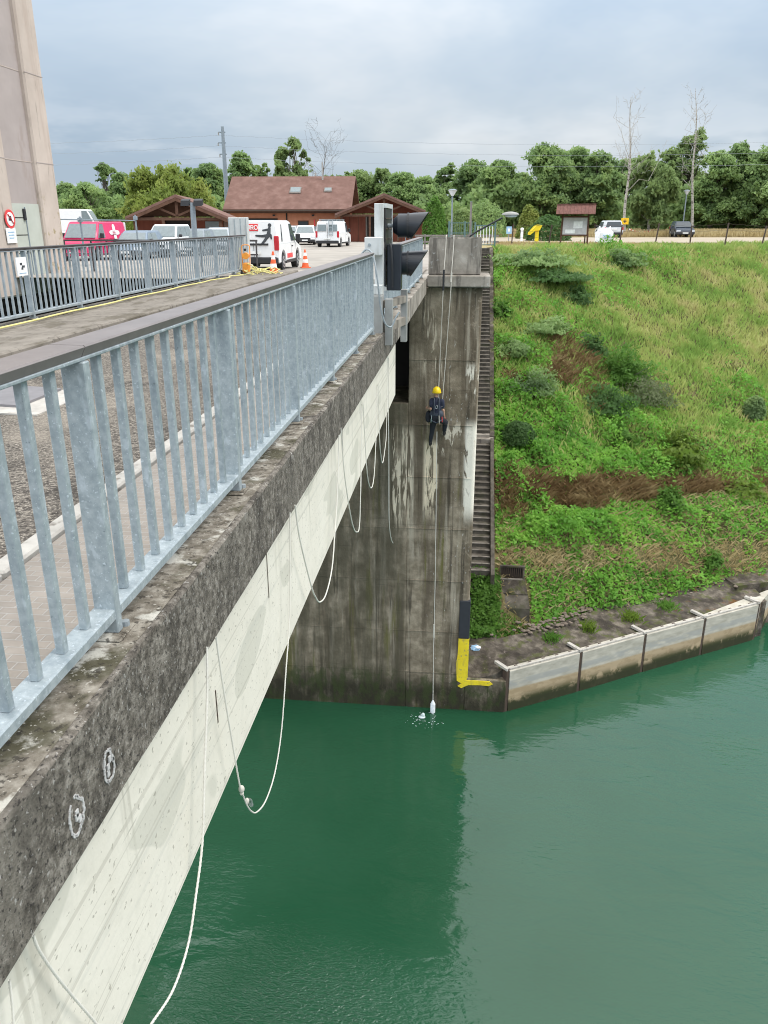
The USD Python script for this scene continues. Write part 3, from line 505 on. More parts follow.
# rough chalk rings drawn on the edge beam
def ring(name, cx, cy, h, w, gap, seed):
    rg = np.random.default_rng(seed); c = atX(cx, cy, FASC); out = []
    an = np.linspace(gap[0], gap[1], 60); rr = 1 + .09 * np.sin(an * 3 + seed) + .05 * rg.standard_normal(60)
    p = np.stack([np.full(60, FASC + .006), c[1] + w * np.cos(an) * rr, c[2] + h * np.sin(an) * rr], 1)
    for i in range(59):
        a, b = p[i], p[i + 1]; wd = .0025 + .0035 * rg.random(); t = np.array([0, -(b - a)[2], (b - a)[1]]); t /= np.linalg.norm(t) + 1e-9
        out.append(hull([a + t * wd, a - t * wd, b + t * wd, b - t * wd] + [q + np.array([-.004, 0, 0]) for q in (a + t * wd, a - t * wd, b + t * wd, b - t * wd)]))
    for i in range(3):
        q = c + np.array([.008, rg.normal() * w * .25, rg.normal() * h * .35]); out.append(bx(FASC + .002, FASC + .007, q[1] - .008, q[1] + .008, q[2] - .012, q[2] + .012))
    part(name, cat(out), 'chalk', br)
ring('chalk_ring', 108, 766, .060, .036, (0, 6.5), 3); ring('chalk_ring', 75.5, 815, .066, .046, (-4.2, 1.6), 8)
# pavement, kerbs and carriageway on the bridge
pv = tag(UsdGeom.Xform.Define(stage, '/World/pavement').GetPrim(), None, None, None, 'structure')
ys = np.linspace(Y0, 30, 60); xs = np.linspace(-2.045, -1.44, 5); Xg, Yg = np.meshgrid(xs, ys); part('paving', grid(np.stack([Xg, Yg, DECK - .008 + 0 * Xg - .002 * np.abs(Xg + 1.7)], -1)), 'paving', pv)
for k in range(30):
    a = Y0 + k * 1.02; part('kerb_stone', bx(-2.185 + .004 * math.sin(k * 5), -2.075, a + .006, a + 1.012, -1.75, DECK + .004 + .004 * math.sin(k * 3.1), .012), 'kerb_stone', pv)
part('kerb_joint', bx(-2.078, -2.045, Y0, 27, -1.7, DECK - .03), 'interior_dark', pv)
ys = np.linspace(Y0, 24.4, 80); xs = np.linspace(-5.62, -2.185, 12); Xg, Yg = np.meshgrid(xs, ys); struct('road', grid(np.stack([Xg, Yg, -1.615 + .012 * np.sin(Xg * 3) * np.sin(Yg)], -1)), 'asphalt')
pw = tag(UsdGeom.Xform.Define(stage, '/World/far_pavement').GetPrim(), None, None, None, 'structure')
ys = np.linspace(Y0, 27, 150); xs = np.linspace(-7.1, -5.75, 14); Xg, Yg = np.meshgrid(xs, ys); part('paving', grid(np.stack([Xg, Yg, -1.515 + .02 * (meshkit.fbm(np.stack([Xg * 2, Yg * 2, 0 * Xg], -1), 3) - .5)], -1)), 'far_kerb', pw, True)
for k in range(20):
    a = Y0 + k * 1.5; part('kerb_stone', bx(-5.75, -5.62, a + .008, a + 1.49, -1.75, -1.50 + .006 * math.sin(k * 4.4), .02), 'far_kerb', pw)
cp = thing('cover_plate', 'grey steel cover plate lying on the asphalt behind the railing', 'cover', (-4.5, 7.2, -1.61), world=True)
part('plate', hull([(x, y, z) for x, y in ((-5.1, 6.9), (-4.05, 6.75), (-4.05, 7.55), (-5.1, 7.75)) for z in (-1.60, -1.575)]), 'steel_plate', cp)
part('mortar_bed', hull([(x, y, z) for x, y in ((-5.3, 6.65), (-3.75, 6.5), (-3.7, 7.5), (-5.2, 7.85)) for z in (-1.612, -1.598)]), 'kerb_stone', cp)
# ------------------------------------------------------------------ railings
PS = 1.735
def railing(label, X, sgn, ya, yb, posts, base, metal, cap, fancy=True, nb=9):
    """sgn = +1: the outer face looks to +X"""
    r = thing('bridge_railing', label, 'railing', (X, ya, base), world=True)
    s = sgn; top = base + 1.118
    cuts = [ya] + [p for p in posts if ya < p < yb][:: 2 if fancy else 4] + [yb]
    for a, b in zip(cuts[:-1], cuts[1:]):
        pr = Polygon([(X - .016 * s, top - .040), (X + .002 * s, top - .006), (X - .004 * s, top), (X - .132 * s, top), (X - .137 * s, top - .006), (X - .12 * s, top - .040)])
        part('handrail', prism(pr, b - a - .006, 'y', a + .003), cap, r)
    part('top_rail', bx(X - .012 * s, X - .10 * s, ya, yb, top - .054, top - .041, .003), metal, r)
    part('bottom_rail', bx(X - .004 * s, X - .096 * s, ya, yb, base + .072, base + .118, .006), metal, r)
    yy = sorted(posts)
    for p in yy:
        po = part('post', bx(X, X - .088 * s, p - .022, p + .022, base + .014, top - .055, .004), metal, r)
        part('base_plate', bx(X + .028 * s, X - .13 * s, p - .075, p + .075, base + .002, base + .016, .006), 'ledge_concrete', po) if fancy else None
        if fancy:
            part('bolt', cyl((X - .0 * s, p + .045, base + .014), .016, .022, 'z', 10), 'galvanised_old', po)
    edges = [ya - PS if False else ya] + yy + [yb]
    for a, b in zip(edges[:-1], edges[1:]):
        if b - a < .2: continue
        k = max(1, round((b - a) / (PS / (nb + 1))))
        for i in range(1, k):
            y = a + (b - a) * i / k
            part('baluster', bx(X - .034 * s, X - .066 * s, y - .0165, y + .0165, base + .117, top - .053, .003), metal, r)
    return r
posts = [2.62 + PS * k for k in range(-2, 6)]
railing('galvanised steel railing with brown handrail in front on the right edge of the bridge', -1.30, 1, -2.6, 11.42, posts, DECK, 'galvanised', 'handrail_cap')
railing('short galvanised railing between the signal lamps and the abutment', -1.30, 1, 13.3, 23.5, [13.35 + 1.69 * k for k in range(7)], DECK, 'galvanised', 'handrail_cap')
railing('grey railing with dark handrail along the far side of the bridge', -7.04, 1, 5.5, 25.9, [12.62 + 1.69 * k for k in range(-4, 8)], -1.497, 'galvanised_old', 'dark_handrail', True)
rr = thing('lock_railing', 'dark handrail and slim posts behind the far railing beside the pink van', 'railing', (-11, 28, -1.7), world=True)
part('handrail', bar((-14.1, 27.9, -.60), (-7.2, 27.9, -.60), .07, .06), 'dark_handrail', rr); part('rail', bar((-14.1, 27.9, -1.05), (-7.2, 27.9, -1.05), .04, .04), 'dark_handrail', rr)
for x in np.arange(-14.1, -7.1, .98): part('post', bar((x, 27.9, -1.7), (x, 27.9, -.61), .045, .045), 'dark_handrail', rr)
sg = thing('railing_sign', 'small white notice plate with a black symbol fixed to the far railing', 'sign', (-7.03, 12.4, -.8), world=True)
part('plate', bx(-7.03, -7.015, 12.25, 12.55, -.80, -.52), 'white_print', sg)
for q in ((12.38, -.62, .03), (12.44, -.66, .04), (12.40, -.69, .025)): part('symbol', bx(-7.016, -7.011, q[0] - q[2], q[0] + q[2], q[1] - .016, q[1] + .016), 'black_print', sg)
part('text_line', bx(-7.016, -7.011, 12.3, 12.5, -.765, -.755), 'blue_print', sg)
hp = [atZ(0, 330, -1.47) + (0, 0, .0)] + [np.array([-6.88 + .03 * math.sin(i * 1.7), 11.2 + i * .8, -1.47]) for i in range(1, 14)]
part_hose = thing('yellow_hose', 'long yellow hose laid along the foot of the far railing', 'hose', (-6.9, 15, -1.48), world=True)
part('hose_line', tube(curve([(-6.9, 6, -1.475), (-6.88, 9, -1.475)] + hp[1:] + [(-6.7, 22.6, -1.47), (-6.85, 23.2, -1.47), (-6.62, 23.8, -1.47)], 6), .015, 8), 'hose_yellow', part_hose, True)

# ------------------------------------------------------------------ lock signals at the railing's end
fr = thing('lamp_stand', 'pale aluminium stand with dark mesh board at the end of the railing', 'stand', (-1.3, 12, DECK), world=True)
part('upright', bx(-1.35, -1.225, 11.86, 11.98, -1.05, .25, .006), 'alu_sheet', fr)
part('board_frame', cat([bx(-1.235, -1.19, 11.99, 13.0, .19, .25), bx(-1.235, -1.19, 12.95, 13.0, -.9, .19), bx(-1.235, -1.19, 11.99, 13.0, -.95, -.9)]), 'alu_sheet', fr)
part('mesh_board', bx(-1.225, -1.205, 12.0, 12.95, -.89, .19), 'black_plastic', fr)
for k in range(7): part('mesh_bar', bx(-1.204, -1.196, 12.0, 12.95, -.80 + k * .14, -.785 + k * .14), 'rust', fr)
part('bracket', bx(-1.46, -1.22, 11.60, 11.858, -.44, -.20, .008), 'alu_sheet', fr)
part('bracket_bolt', cyl((-1.39, 11.59, -.30), .022, .02, 'y', 12), 'galvanised_old', fr)
part('bracket', bx(-1.46, -1.22, 11.62, 11.84, -.98, -.85, .006), 'alu_sheet', fr)
part('foot_column', bx(-1.42, -1.21, 11.55, 11.84, -1.9, -.985, .01), 'frame_grey', fr)
part('channel', bx(-1.18, -1.07, 11.66, 11.80, -1.70, -1.04, .006), 'frame_grey', fr); part('channel', bx(-1.03, -.93, 12.6, 12.74, -1.78, -.98, .006), 'frame_grey', fr)
part('cross_tube', bar((-1.18, 11.72, -1.12), (-.98, 12.66, -1.12), .10, .10), 'parapet_concrete', fr); part('cross_tube', bar((-1.18, 11.72, -1.45), (-.98, 12.66, -1.45), .09, .12), 'parapet_concrete', fr)
part('cable', tube(curve([(-1.50, 11.56, -.42), (-1.42, 11.54, -.36), (-1.33, 11.50, -.44), (-1.26, 11.42, -.75), (-1.22, 11.45, -1.12), (-1.16, 11.5, -1.36), (-1.08, 11.58, -1.42), (-1.02, 11.62, -1.30), (-.97, 11.66, -1.22)], 8), .013, 8), 'galvanised_old', fr, True)
def signal(label, z, y):
    s = thing('signal_lamp', label, 'signal', (-1.2, y, z), world=True)
    b = part('housing', cyl((-1.05, y, z), .165, .14, 'x', 28), 'navy_plastic', s, 35); part('back_cover', cyl((-1.12, y, z), .10, .09, 'x', 24, .16), 'navy_plastic', s, 35)
    part('arm', cyl((-1.21, y, z), .028, .12, 'x', 12), 'galvanised_old', s); part('rim', cyl((-.915, y, z), .178, .025, 'x', 28), 'black_plastic', s)
    part('lens', cyl((-.89, y, z), .14, .012, 'x', 24), 'red_lamp', s)
    # hood: a tube cut on the slant, long above and short below
    n = 40; v = []
    for r in (.172, .160):
        for i in range(n + 1):
            a = 2 * math.pi * i / n; L = .035 + .25 * (math.sin(a) * .5 + .5)
            v += [(-.892, y + r * math.cos(a), z + r * math.sin(a)), (-.892 + L * (1 if math.sin(a) > -.98 else .9), y + r * 1.10 * math.cos(a), z + r * 1.10 * math.sin(a))]
    v = np.array(v); m = 2 * (n + 1); f = []
    for i in range(n):
        k = 2 * i; f += [(k, k + 1, k + 3, k + 2), (m + k, m + k + 2, m + k + 3, m + k + 1), (k + 1, m + k + 1, m + k + 3, k + 3)]
    part('hood', (v, np.array(f)), 'grey_visor' if z > -.2 else 'grey_visor', s)
signal('upper black signal lamp with a slanted hood on the frame', -.05, 12.35); signal('lower black signal lamp with a slanted hood on the frame', -.58, 12.35)
cb = thing('control_box', 'dark control box standing between the signal lamps and the frame', 'box', (-1.1, 12.2, -1), world=True)
part('box', bx(-1.185, -.98, 12.02, 12.28, -.95, -.30, .012), 'navy_plastic', cb); part('conduit', tube(curve([(-1.1, 12.0, -.9), (-1.1, 11.95, -.6), (-1.12, 11.98, -.35), (-1.15, 12.02, -.3)], 6), .015), 'black_plastic', cb, True)

# lamp on its swan neck behind the parapet
sl = thing('parapet_lamp', 'grey lamp head on a short slanting arm behind the abutment parapet', 'lamp', (0, 25, -.6), world=True)
part('arm', tube(curve([(0.0, 25, -1.45), (0.0, 25, -.52), (.10, 25, -.34), (.45, 25, -.14), (.95, 25, .12)], 8), .026, 10), 'black_plastic', sl, True)
lv, lf = sph((0, 0, 0), 1, (.25, .13, .085), 3); part('lamp_head', moved((np.where(lv[:, 2:] < -.02, lv * [1, 1, .3], lv), lf), (1.17, 25, .20)), 'boulder_grey', sl, True)
part('lamp_bowl', sph((1.2, 25, .17), 1, (.18, .10, .05), 2), 'lamp_glass', sl, True)

# ------------------------------------------------------------------ ropes
RX = -1.17
def strands(p, r):
    """a laid rope: three strands twisted about the path"""
    L = np.concatenate([[0], np.cumsum(np.linalg.norm(np.diff(p, axis=0), axis=1))]); n = int(L[-1] / (r * 2.2)); u = np.linspace(0, L[-1], n)
    q = np.stack([np.interp(u, L, p[:, k]) for k in range(3)], 1); t = np.gradient(q, axis=0); t /= np.linalg.norm(t, axis=1, keepdims=True)
    a = np.cross(t, [1.0, 0, 0]); a /= np.linalg.norm(a, axis=1, keepdims=True); b = np.cross(t, a); out = []
    for s in range(3): w = (u / (r * 11) + s / 3) * 2 * np.pi; out.append(tube(q + r * .48 * (np.cos(w)[:, None] * a + np.sin(w)[:, None] * b), r * .60, 5))
    return out
def rope(label, pts, r=.007, X=RX, n=8, m='white_rope', name='hanging_rope', laid=False):
    p = [np.asarray(q, float) if len(q) == 3 else atX(*q, X) for q in pts]
    t = thing(name, label, 'rope', p[0], world=True); 
    if laid:
        for st_ in strands(curve(p, 14), r): part('strand', st_, m, t, True)
    else: part('line', tube(curve(p, n), r, 8), m, t, True)
    return t
rope('thick white rope dropping from the edge beam and sweeping to the bottom edge', [(207, 647), (207, 700), (204.5, 770), (202.5, 840), (196, 895), (188, 945), (173, 990), (150, 1026)], .0062, laid=True)
k = rope('slack white rope loop with a knot and karabiner above the green water', [(216, 637), (222, 680), (231, 735), (239.5, 784), (242, 792), (246, 803), (251, 811), (257, 812), (266, 800), (275, 772), (281.5, 730), (286, 670), (289.5, 620), (290, 570), (290, 512)], .005, laid=True)
kc = atX(241.5, 789, RX); part('knot', sph(kc, .017, (1, 1, 1.4), 2), 'old_rope', k, True); part('knot', sph(kc + [0, 0, -.03], .012), 'old_rope', k, True); part('knot', sph(atX(247, 801, RX), .013, (1, 1, 1.6)), 'old_rope', k, True)
part('karabiner', tube(curve([atX(247, 800, RX), atX(250, 799.5, RX), atX(252, 804, RX), atX(251.5, 806, RX), atX(248, 803, RX)], 6), .008, 6), 'chrome', k, True)
rope('long rope loop hanging below the beam in front of the abutment wall', [(295, 505), (300, 540), (311, 585), (315.5, 597), (320, 602), (326, 594), (332, 568), (335, 530), (337.5, 490), (339, 435)], .0062)
rope('middle rope loop of the three hanging beyond the beam', [(341, 428), (344, 470), (349, 506), (353, 526), (356.5, 532), (359.5, 524), (361, 470), (361.5, 404)], .0060)
rope('short narrow rope loop hanging beside the efflorescence below the beam', [(363, 404), (365, 440), (367.5, 476), (371, 488), (374, 476), (376, 436), (377, 385)], .0060)
rope('shortest rope loop hanging nearest the dark gap under the deck', [(378, 384), (379.5, 436), (380.5, 452), (382.5, 463), (385, 448), (386.5, 428), (387.5, 362)], .0060)
rope('single rope hanging straight down in front of the wall with a curled end', [(388.6, 358), (388.6, 420), (388.8, 470), (389, 515), (390, 532), (391.5, 540), (393, 543)], .0065)
rope('thick rope slanting across the cream beam in the lower left corner', [(33, 935), (39, 950), (52, 970), (70, 993), (100, 1028)], .0052, X=-1.2, laid=True)
rope('thin twisted rope on the cream beam at the lower left edge', [(9.5, 980), (12, 1003), (14, 1030)], .004, X=-1.2, laid=True)
# the two working lines of the climber, thrown over the parapet
wy = WALL - .30
A1, A2 = np.array([-.66, WALL - .03, -.40]), np.array([-.44, WALL - .03, -.40])
def wline(label, a, bot, extra=()):
    t = rope(label, [a + [0, .5, -.02], a + [0, .2, .025], a + [0, .02, .02], a + [0, -.05, -.25], (a[0] - .03, WALL - .26, -1.30), (a[0] - .04, WALL - .27, -1.8)] + list(extra) + [bot], .011, m='old_rope', name='working_rope'); return t
w1 = wline('left white working rope running from the parapet down to the climber', A1, (-.77, wy - .28, -5.45), [(-.735, WALL - .33, -3.5)])
w2 = wline('right white working rope running from the parapet down to the climber', A2, (-.64, wy - .24, -5.2), [(-.56, WALL - .3, -3.5)])
part('rope_protector', tube([(-.693, WALL - .262, -1.28), (-.70, WALL - .27, -1.85)], .03, 8), 'black_plastic', w1, True); part('rope_protector', tube([(-.472, WALL - .262, -1.36), (-.48, WALL - .27, -1.62)], .026, 8), 'old_rope', w2, True)
tl = rope('white tail rope hanging from the climber down to a bottle in the water', [(-.78, wy - .1, -6.0), (-.76, WALL - .2, -8), (-.73, WALL - .2, -11), (-.72, WALL - .22, -14), (-.70, WALL - .28, -15.6)], .010)
part('weight_bottle', cat([cyl((-.70, WALL - .28, -16.12), .085, .34, 'z', 14), cyl((-.70, WALL - .28, -15.79), .085, .16, 'z', 14, .02)]), 'white_bag', tl, 40)
part('clamp', cyl((-.725, WALL - .22, -13.2), .03, .5, 'z', 8), 'old_rope', tl)
rg = np.random.default_rng(3); sp = []
for i in range(46):
    a, q = rg.random() * 6.28, rg.random() ** .6; c = np.array([-.95 + q * .75 * math.cos(a), WALL - .75 + q * .5 * math.sin(a), WATER + .004]); sp.append(sph(c, .006 + .012 * rg.random() ** 2, (2.0, 1.2, .5), 0))
sp.append(sph((-1.02, WALL - .6, WATER + .08), .07, (1, 1, 1.5), 1)); sp.append(sph((-1.06, WALL - .62, WATER + .03), .09, (1.4, 1, .5), 1))
tag(part('water_splash', cat(sp), 'foam'), 'small white splash and droplets beside the bottle on the rope', 'splash', None, 'stuff')

# ------------------------------------------------------------------ the climber: back to the camera, feet on the wall
def limbs(chains, fine=.02, it=6):
    m = m3.Manifold()
    for ch in chains:
        for (a, ra), (b, rb) in zip(ch[:-1], ch[1:]):
            v1, _ = sph(a, ra, sub=2); v2, _ = sph(b, rb, sub=2); m += m3.Manifold.hull_points(np.vstack([v1, v2]))
    m = m.refine_to_length(fine); me = m.to_mesh(); t = trimesh.Trimesh(np.array(me.vert_properties[:, :3], float), np.array(me.tri_verts), process=True)
    trimesh.smoothing.filter_taubin(t, .5, -.53, it); return t
pe = thing('person', 'rope access worker in yellow helmet and dark clothes hanging in front of the wall', 'person', (-.78, WALL - .45, -6.2), world=True)
o = np.array([-.80, WALL - .50, -5.53])                                            # the hips
P = lambda x, y, z: o + np.array([x * .80, y, z])
neck, head = P(-.02, .02, .60), P(-.015, .05, .74)
sl_, sr_ = P(-.185, .02, .50), P(.185, .0, .49)
el, er = P(-.22, -.07, .27), P(.25, .04, .21)
wl, wr = P(-.34, .08, .25), P(.29, .14, -.02)
hl, hr_ = P(-.39, .15, .24), P(.30, .17, -.10)
def hand(w, d, side, curl):
    """palm and five bent fingers, d = direction of the fingers, side = direction of the thumb"""
    d = np.asarray(d, float) / np.linalg.norm(d); s = np.asarray(side, float); s -= d * (s @ d); s /= np.linalg.norm(s); n = np.cross(d, s) * curl
    out = [[(w, .026), (w + d * .05, .030), (w + d * .085, .027)]]
    for k, (off, L) in enumerate(((.027, .075), (.009, .085), (-.009, .08), (-.027, .062))):
        b = w + d * .08 + s * off; out.append([(b, .0095), (b + d * L * .5 + n * .008, .009), (b + d * L * .75 + n * .035, .0085), (b + d * L * .7 + n * .06, .008)])
    b = w + d * .025 + s * .03; out.append([(b, .012), (b + d * .035 + s * .03, .010), (b + d * .06 + s * .03 + n * .025, .009)]); return out
body = [[(neck - [0, 0, .06], .065), (neck + [0, .01, .05], .055)], [(head, .092), (head + [0, .02, -.05], .078), (head + [0, .06, -.08], .05)], [(head + [0, .085, -.005], .02), (head + [0, .10, -.03], .017)], [(head + [-.088, .0, -.02], .018), (head + [-.09, .0, .01], .018)], [(head + [.088, 0, -.02], .018), (head + [.09, .0, .01], .018)],
        [(P(0, .02, .1), .12), (P(0, .02, .42), .13)], [(el, .042), (wl, .029)], [(er, .042), (wr, .029)]] + hand(wl, hl - wl, (0, 0, 1), 1) + hand(wr, hr_ - wr, (-.7, .5, 0), 1)
part('body', limbs(body, .012, 4), 'skin', pe, True)
part('shirt', limbs([[(P(-.10, .02, .46), .10), (P(.10, .02, .46), .10)], [(P(-.07, .0, .30), .105), (P(.07, .0, .30), .105)], [(P(-.06, 0, .08), .11), (P(.06, 0, .08), .11)], [(P(0, 0, .1), .13), (P(0, .01, .45), .125)], [(sl_, .082), (sl_ * .45 + el * .55, .066)], [(sr_, .082), (sr_ * .45 + er * .55, .066)], [(neck - [0, 0, .09], .09), (neck - [0, 0, .02], .068)]], .02), 'navy_cloth', pe, True)
kl, al = P(-.15, .14, -.38), P(-.22, .22, -.80); kr, ar = P(.33, .24, -.20), P(.30, .36, -.50)
part('trousers', limbs([[(P(-.07, 0, .04), .135), (P(.07, 0, .04), .135)], [(P(-.09, .0, -.03), .115), (kl, .08), (al, .058)], [(P(.09, .0, -.03), .115), (kr, .085), (ar, .06)]], .02), 'dark_cloth', pe, True)
for a in (al, ar):
    part('boot', limbs([[(a + [0, -.01, -.05], .052), (a + [0, .02, -.10], .052)], [(a + [0, -.02, -.11], .045), (a + [0, .12, -.08], .042), (a + [0, .17, -.06], .036)]], .015), 'boots', pe, True)
hm = m3.Manifold(trimesh_to := m3.Mesh(*(lambda s: (s[0].astype(np.float32), s[1].astype(np.uint32)))(sph(head + [0, .0, .035], 1, (.126, .150, .150), 3)))).trim_by_plane((0, 0, 1), float(head[2] + .005))
part('helmet', hm, 'helmet_yellow', pe, 60); part('helmet_brim', cyl(head + [0, 0, .0], .138, .02, 'z', 24), 'helmet_yellow', pe)
part('harness_belt', limbs([[(P(-.10, 0, .10), .135), (P(.10, 0, .10), .135)]], .02), 'harness_grey', pe, True)
for s in (-1, 1):
    part('shoulder_strap', tube(curve([P(.10 * s, -.135, .10), P(.09 * s, -.155, .32), P(.09 * s, -.10, .56), P(.09 * s, .06, .585), P(.08 * s, .145, .4)], 6), .02, 6), 'harness_grey', pe, True)
    part('leg_loop', tube([P(.09 * s + .13 * math.cos(a), .13 * math.sin(a), -.11 + .05 * math.cos(a) * s) for a in np.linspace(0, 6.28, 22)], .02, 6), 'harness_grey', pe, True)
part('sling', tube(curve([P(.02, .16, .1), P(.03, .25, .3), P(.09, .24, .55)], 6), .012, 6), 'white_rope', pe, True)
for k, (x, y, z) in enumerate(((-.17, -.10, .02), (.10, -.15, .01), (.19, -.06, .03))):
    part('gear_loop', tube(curve([P(x, y, z + .08), P(x * 1.1, y * 1.15, z - .02), P(x * 1.15, y * 1.1, z - .16), P(x * 1.05, y, z - .02)], 5), .012, 6), ('chrome', 'old_rope', 'red_print')[k], pe, True)
part('back_ring', tube([P(.045 * math.cos(a), -.155, .34 + .045 * math.sin(a)) for a in np.linspace(0, 6.4, 18)], .010, 6), 'chrome', pe, True)
part('descender', bx(*(P(-.03, .17, .22)[[0, 0]] + [-.03, .03]), *(P(0, .18, 0)[[1, 1]] + [0, .04]), *(P(0, 0, .22)[[2, 2]] + [-.08, .08]), .01), 'red_print', pe)
gb = thing('tool_bag', 'black tool bag hanging from the left side of the climber', 'bag', P(-.26, .05, -.1), world=True)
part('bag', limbs([[(P(-.30, .06, .10), .085), (P(-.31, .06, -.02), .095), (P(-.30, .06, -.10), .085)]], .02), 'dark_cloth', gb, True); part('strap', tube(curve([P(-.30, .06, .18), P(-.25, .02, .26), P(-.13, -.02, .14)], 5), .012, 6), 'dark_cloth', gb, True)
ht = thing('hand_tool', 'dark red hammer drill held in the right hand of the climber', 'drill', hr_, world=True)
part('handle', bar(hr_ + [0, -.02, .05], hr_ + [.02, .0, -.12], .045, .05), 'red_print', ht); part('barrel', bar(hr_ + [.02, -.03, -.11], hr_ + [.05, .20, -.26], .065, .075), 'black_plastic', ht); part('bit', bar(hr_ + [.05, .20, -.26], hr_ + [.06, .30, -.32], .015, .015), 'chrome', ht)
# ------------------------------------------------------------------ the concrete tower on the left
tw = thing('concrete_tower', 'tall pinkish concrete tower with two pilasters and a recessed grey panel', 'tower', (-14, 26, -1.7), world=True)
part('pilaster', bx(-16.4, -14.0, 26.55, 27.72, -2.2, 24, .06), 'tower_concrete', tw); part('pilaster', bx(-16.4, -14.0, 21.0, 24.75, -2.2, 24, .06), 'tower_concrete', tw)
part('recessed_wall', bx(-16.4, -14.16, 24.75, 26.55, -2.2, 24), 'tower_wall', tw)
pn = part('door_panel', bx(-14.2, -14.12, 24.78, 26.53, -2.2, .55), 'grey_panel', tw)
for z in (-.95, -.40, .12): part('panel_joint', bx(-14.122, -14.112, 24.78, 25.62, z, z + .025), 'interior_dark', pn)
part('panel_edge', bx(-14.122, -14.10, 25.60, 25.64, -2.2, .45), 'steel_pole', pn); part('lock', bx(-14.12, -14.05, 25.46, 25.58, .05, .40, .02), 'black_plastic', pn)
for z in np.arange(1.8, 22, 2.6): part('pour_joint', bx(-14.002, -13.99, 26.56, 27.71, z, z + .02), 'tower_wall', tw); part('pour_joint', bx(-14.162, -14.15, 24.76, 26.54, z, z + .02), 'tower_concrete', tw); part('pour_joint', bx(-14.002, -13.99, 21, 24.74, z, z + .02), 'tower_wall', tw)
part('foot_band', bx(-13.985, -13.95, 26.5, 27.75, -2.2, -1.3), 'tower_concrete', tw)
ts = thing('prohibition_sign', 'round red bordered prohibition sign on the pink tower pilaster', 'sign', (-13.97, 24.35, .1), world=True)
c = atX(9.6, 219, -13.97); cy, cz = c[1], c[2]
part('disc', cyl((-13.97, cy, cz), .275, .02, 'x', 40), 'red_print', ts); part('face', cyl((-13.95, cy, cz), .20, .006, 'x', 36), 'white_print', ts)
part('slash', bar((-13.94, cy - .14, cz + .14), (-13.94, cy + .14, cz - .14), .06, .008), 'red_print', ts); part('symbol', cat([bx(-13.944, -13.941, cy - .10, cy + .09, cz - .05, cz + .02), bx(-13.944, -13.941, cy - .04, cy + .06, cz + .03, cz + .09)]), 'black_print', ts)
np_ = thing('notice_plate', 'white notice plate with faint lines below the round sign on the tower', 'sign', (-13.97, cy, cz - .6), world=True)
c2 = atX(11.2, 235.5, -13.97); part('plate', bx(-13.97, -13.955, c2[1] - .27, c2[1] + .27, c2[2] - .22, c2[2] + .22), 'white_print', np_)
for k in range(3): part('text_line', bx(-13.955, -13.951, c2[1] - .17 + .02 * k, c2[1] + .18 - .03 * k, c2[2] + .08 - .085 * k, c2[2] + .11 - .085 * k), 'blue_print', np_)

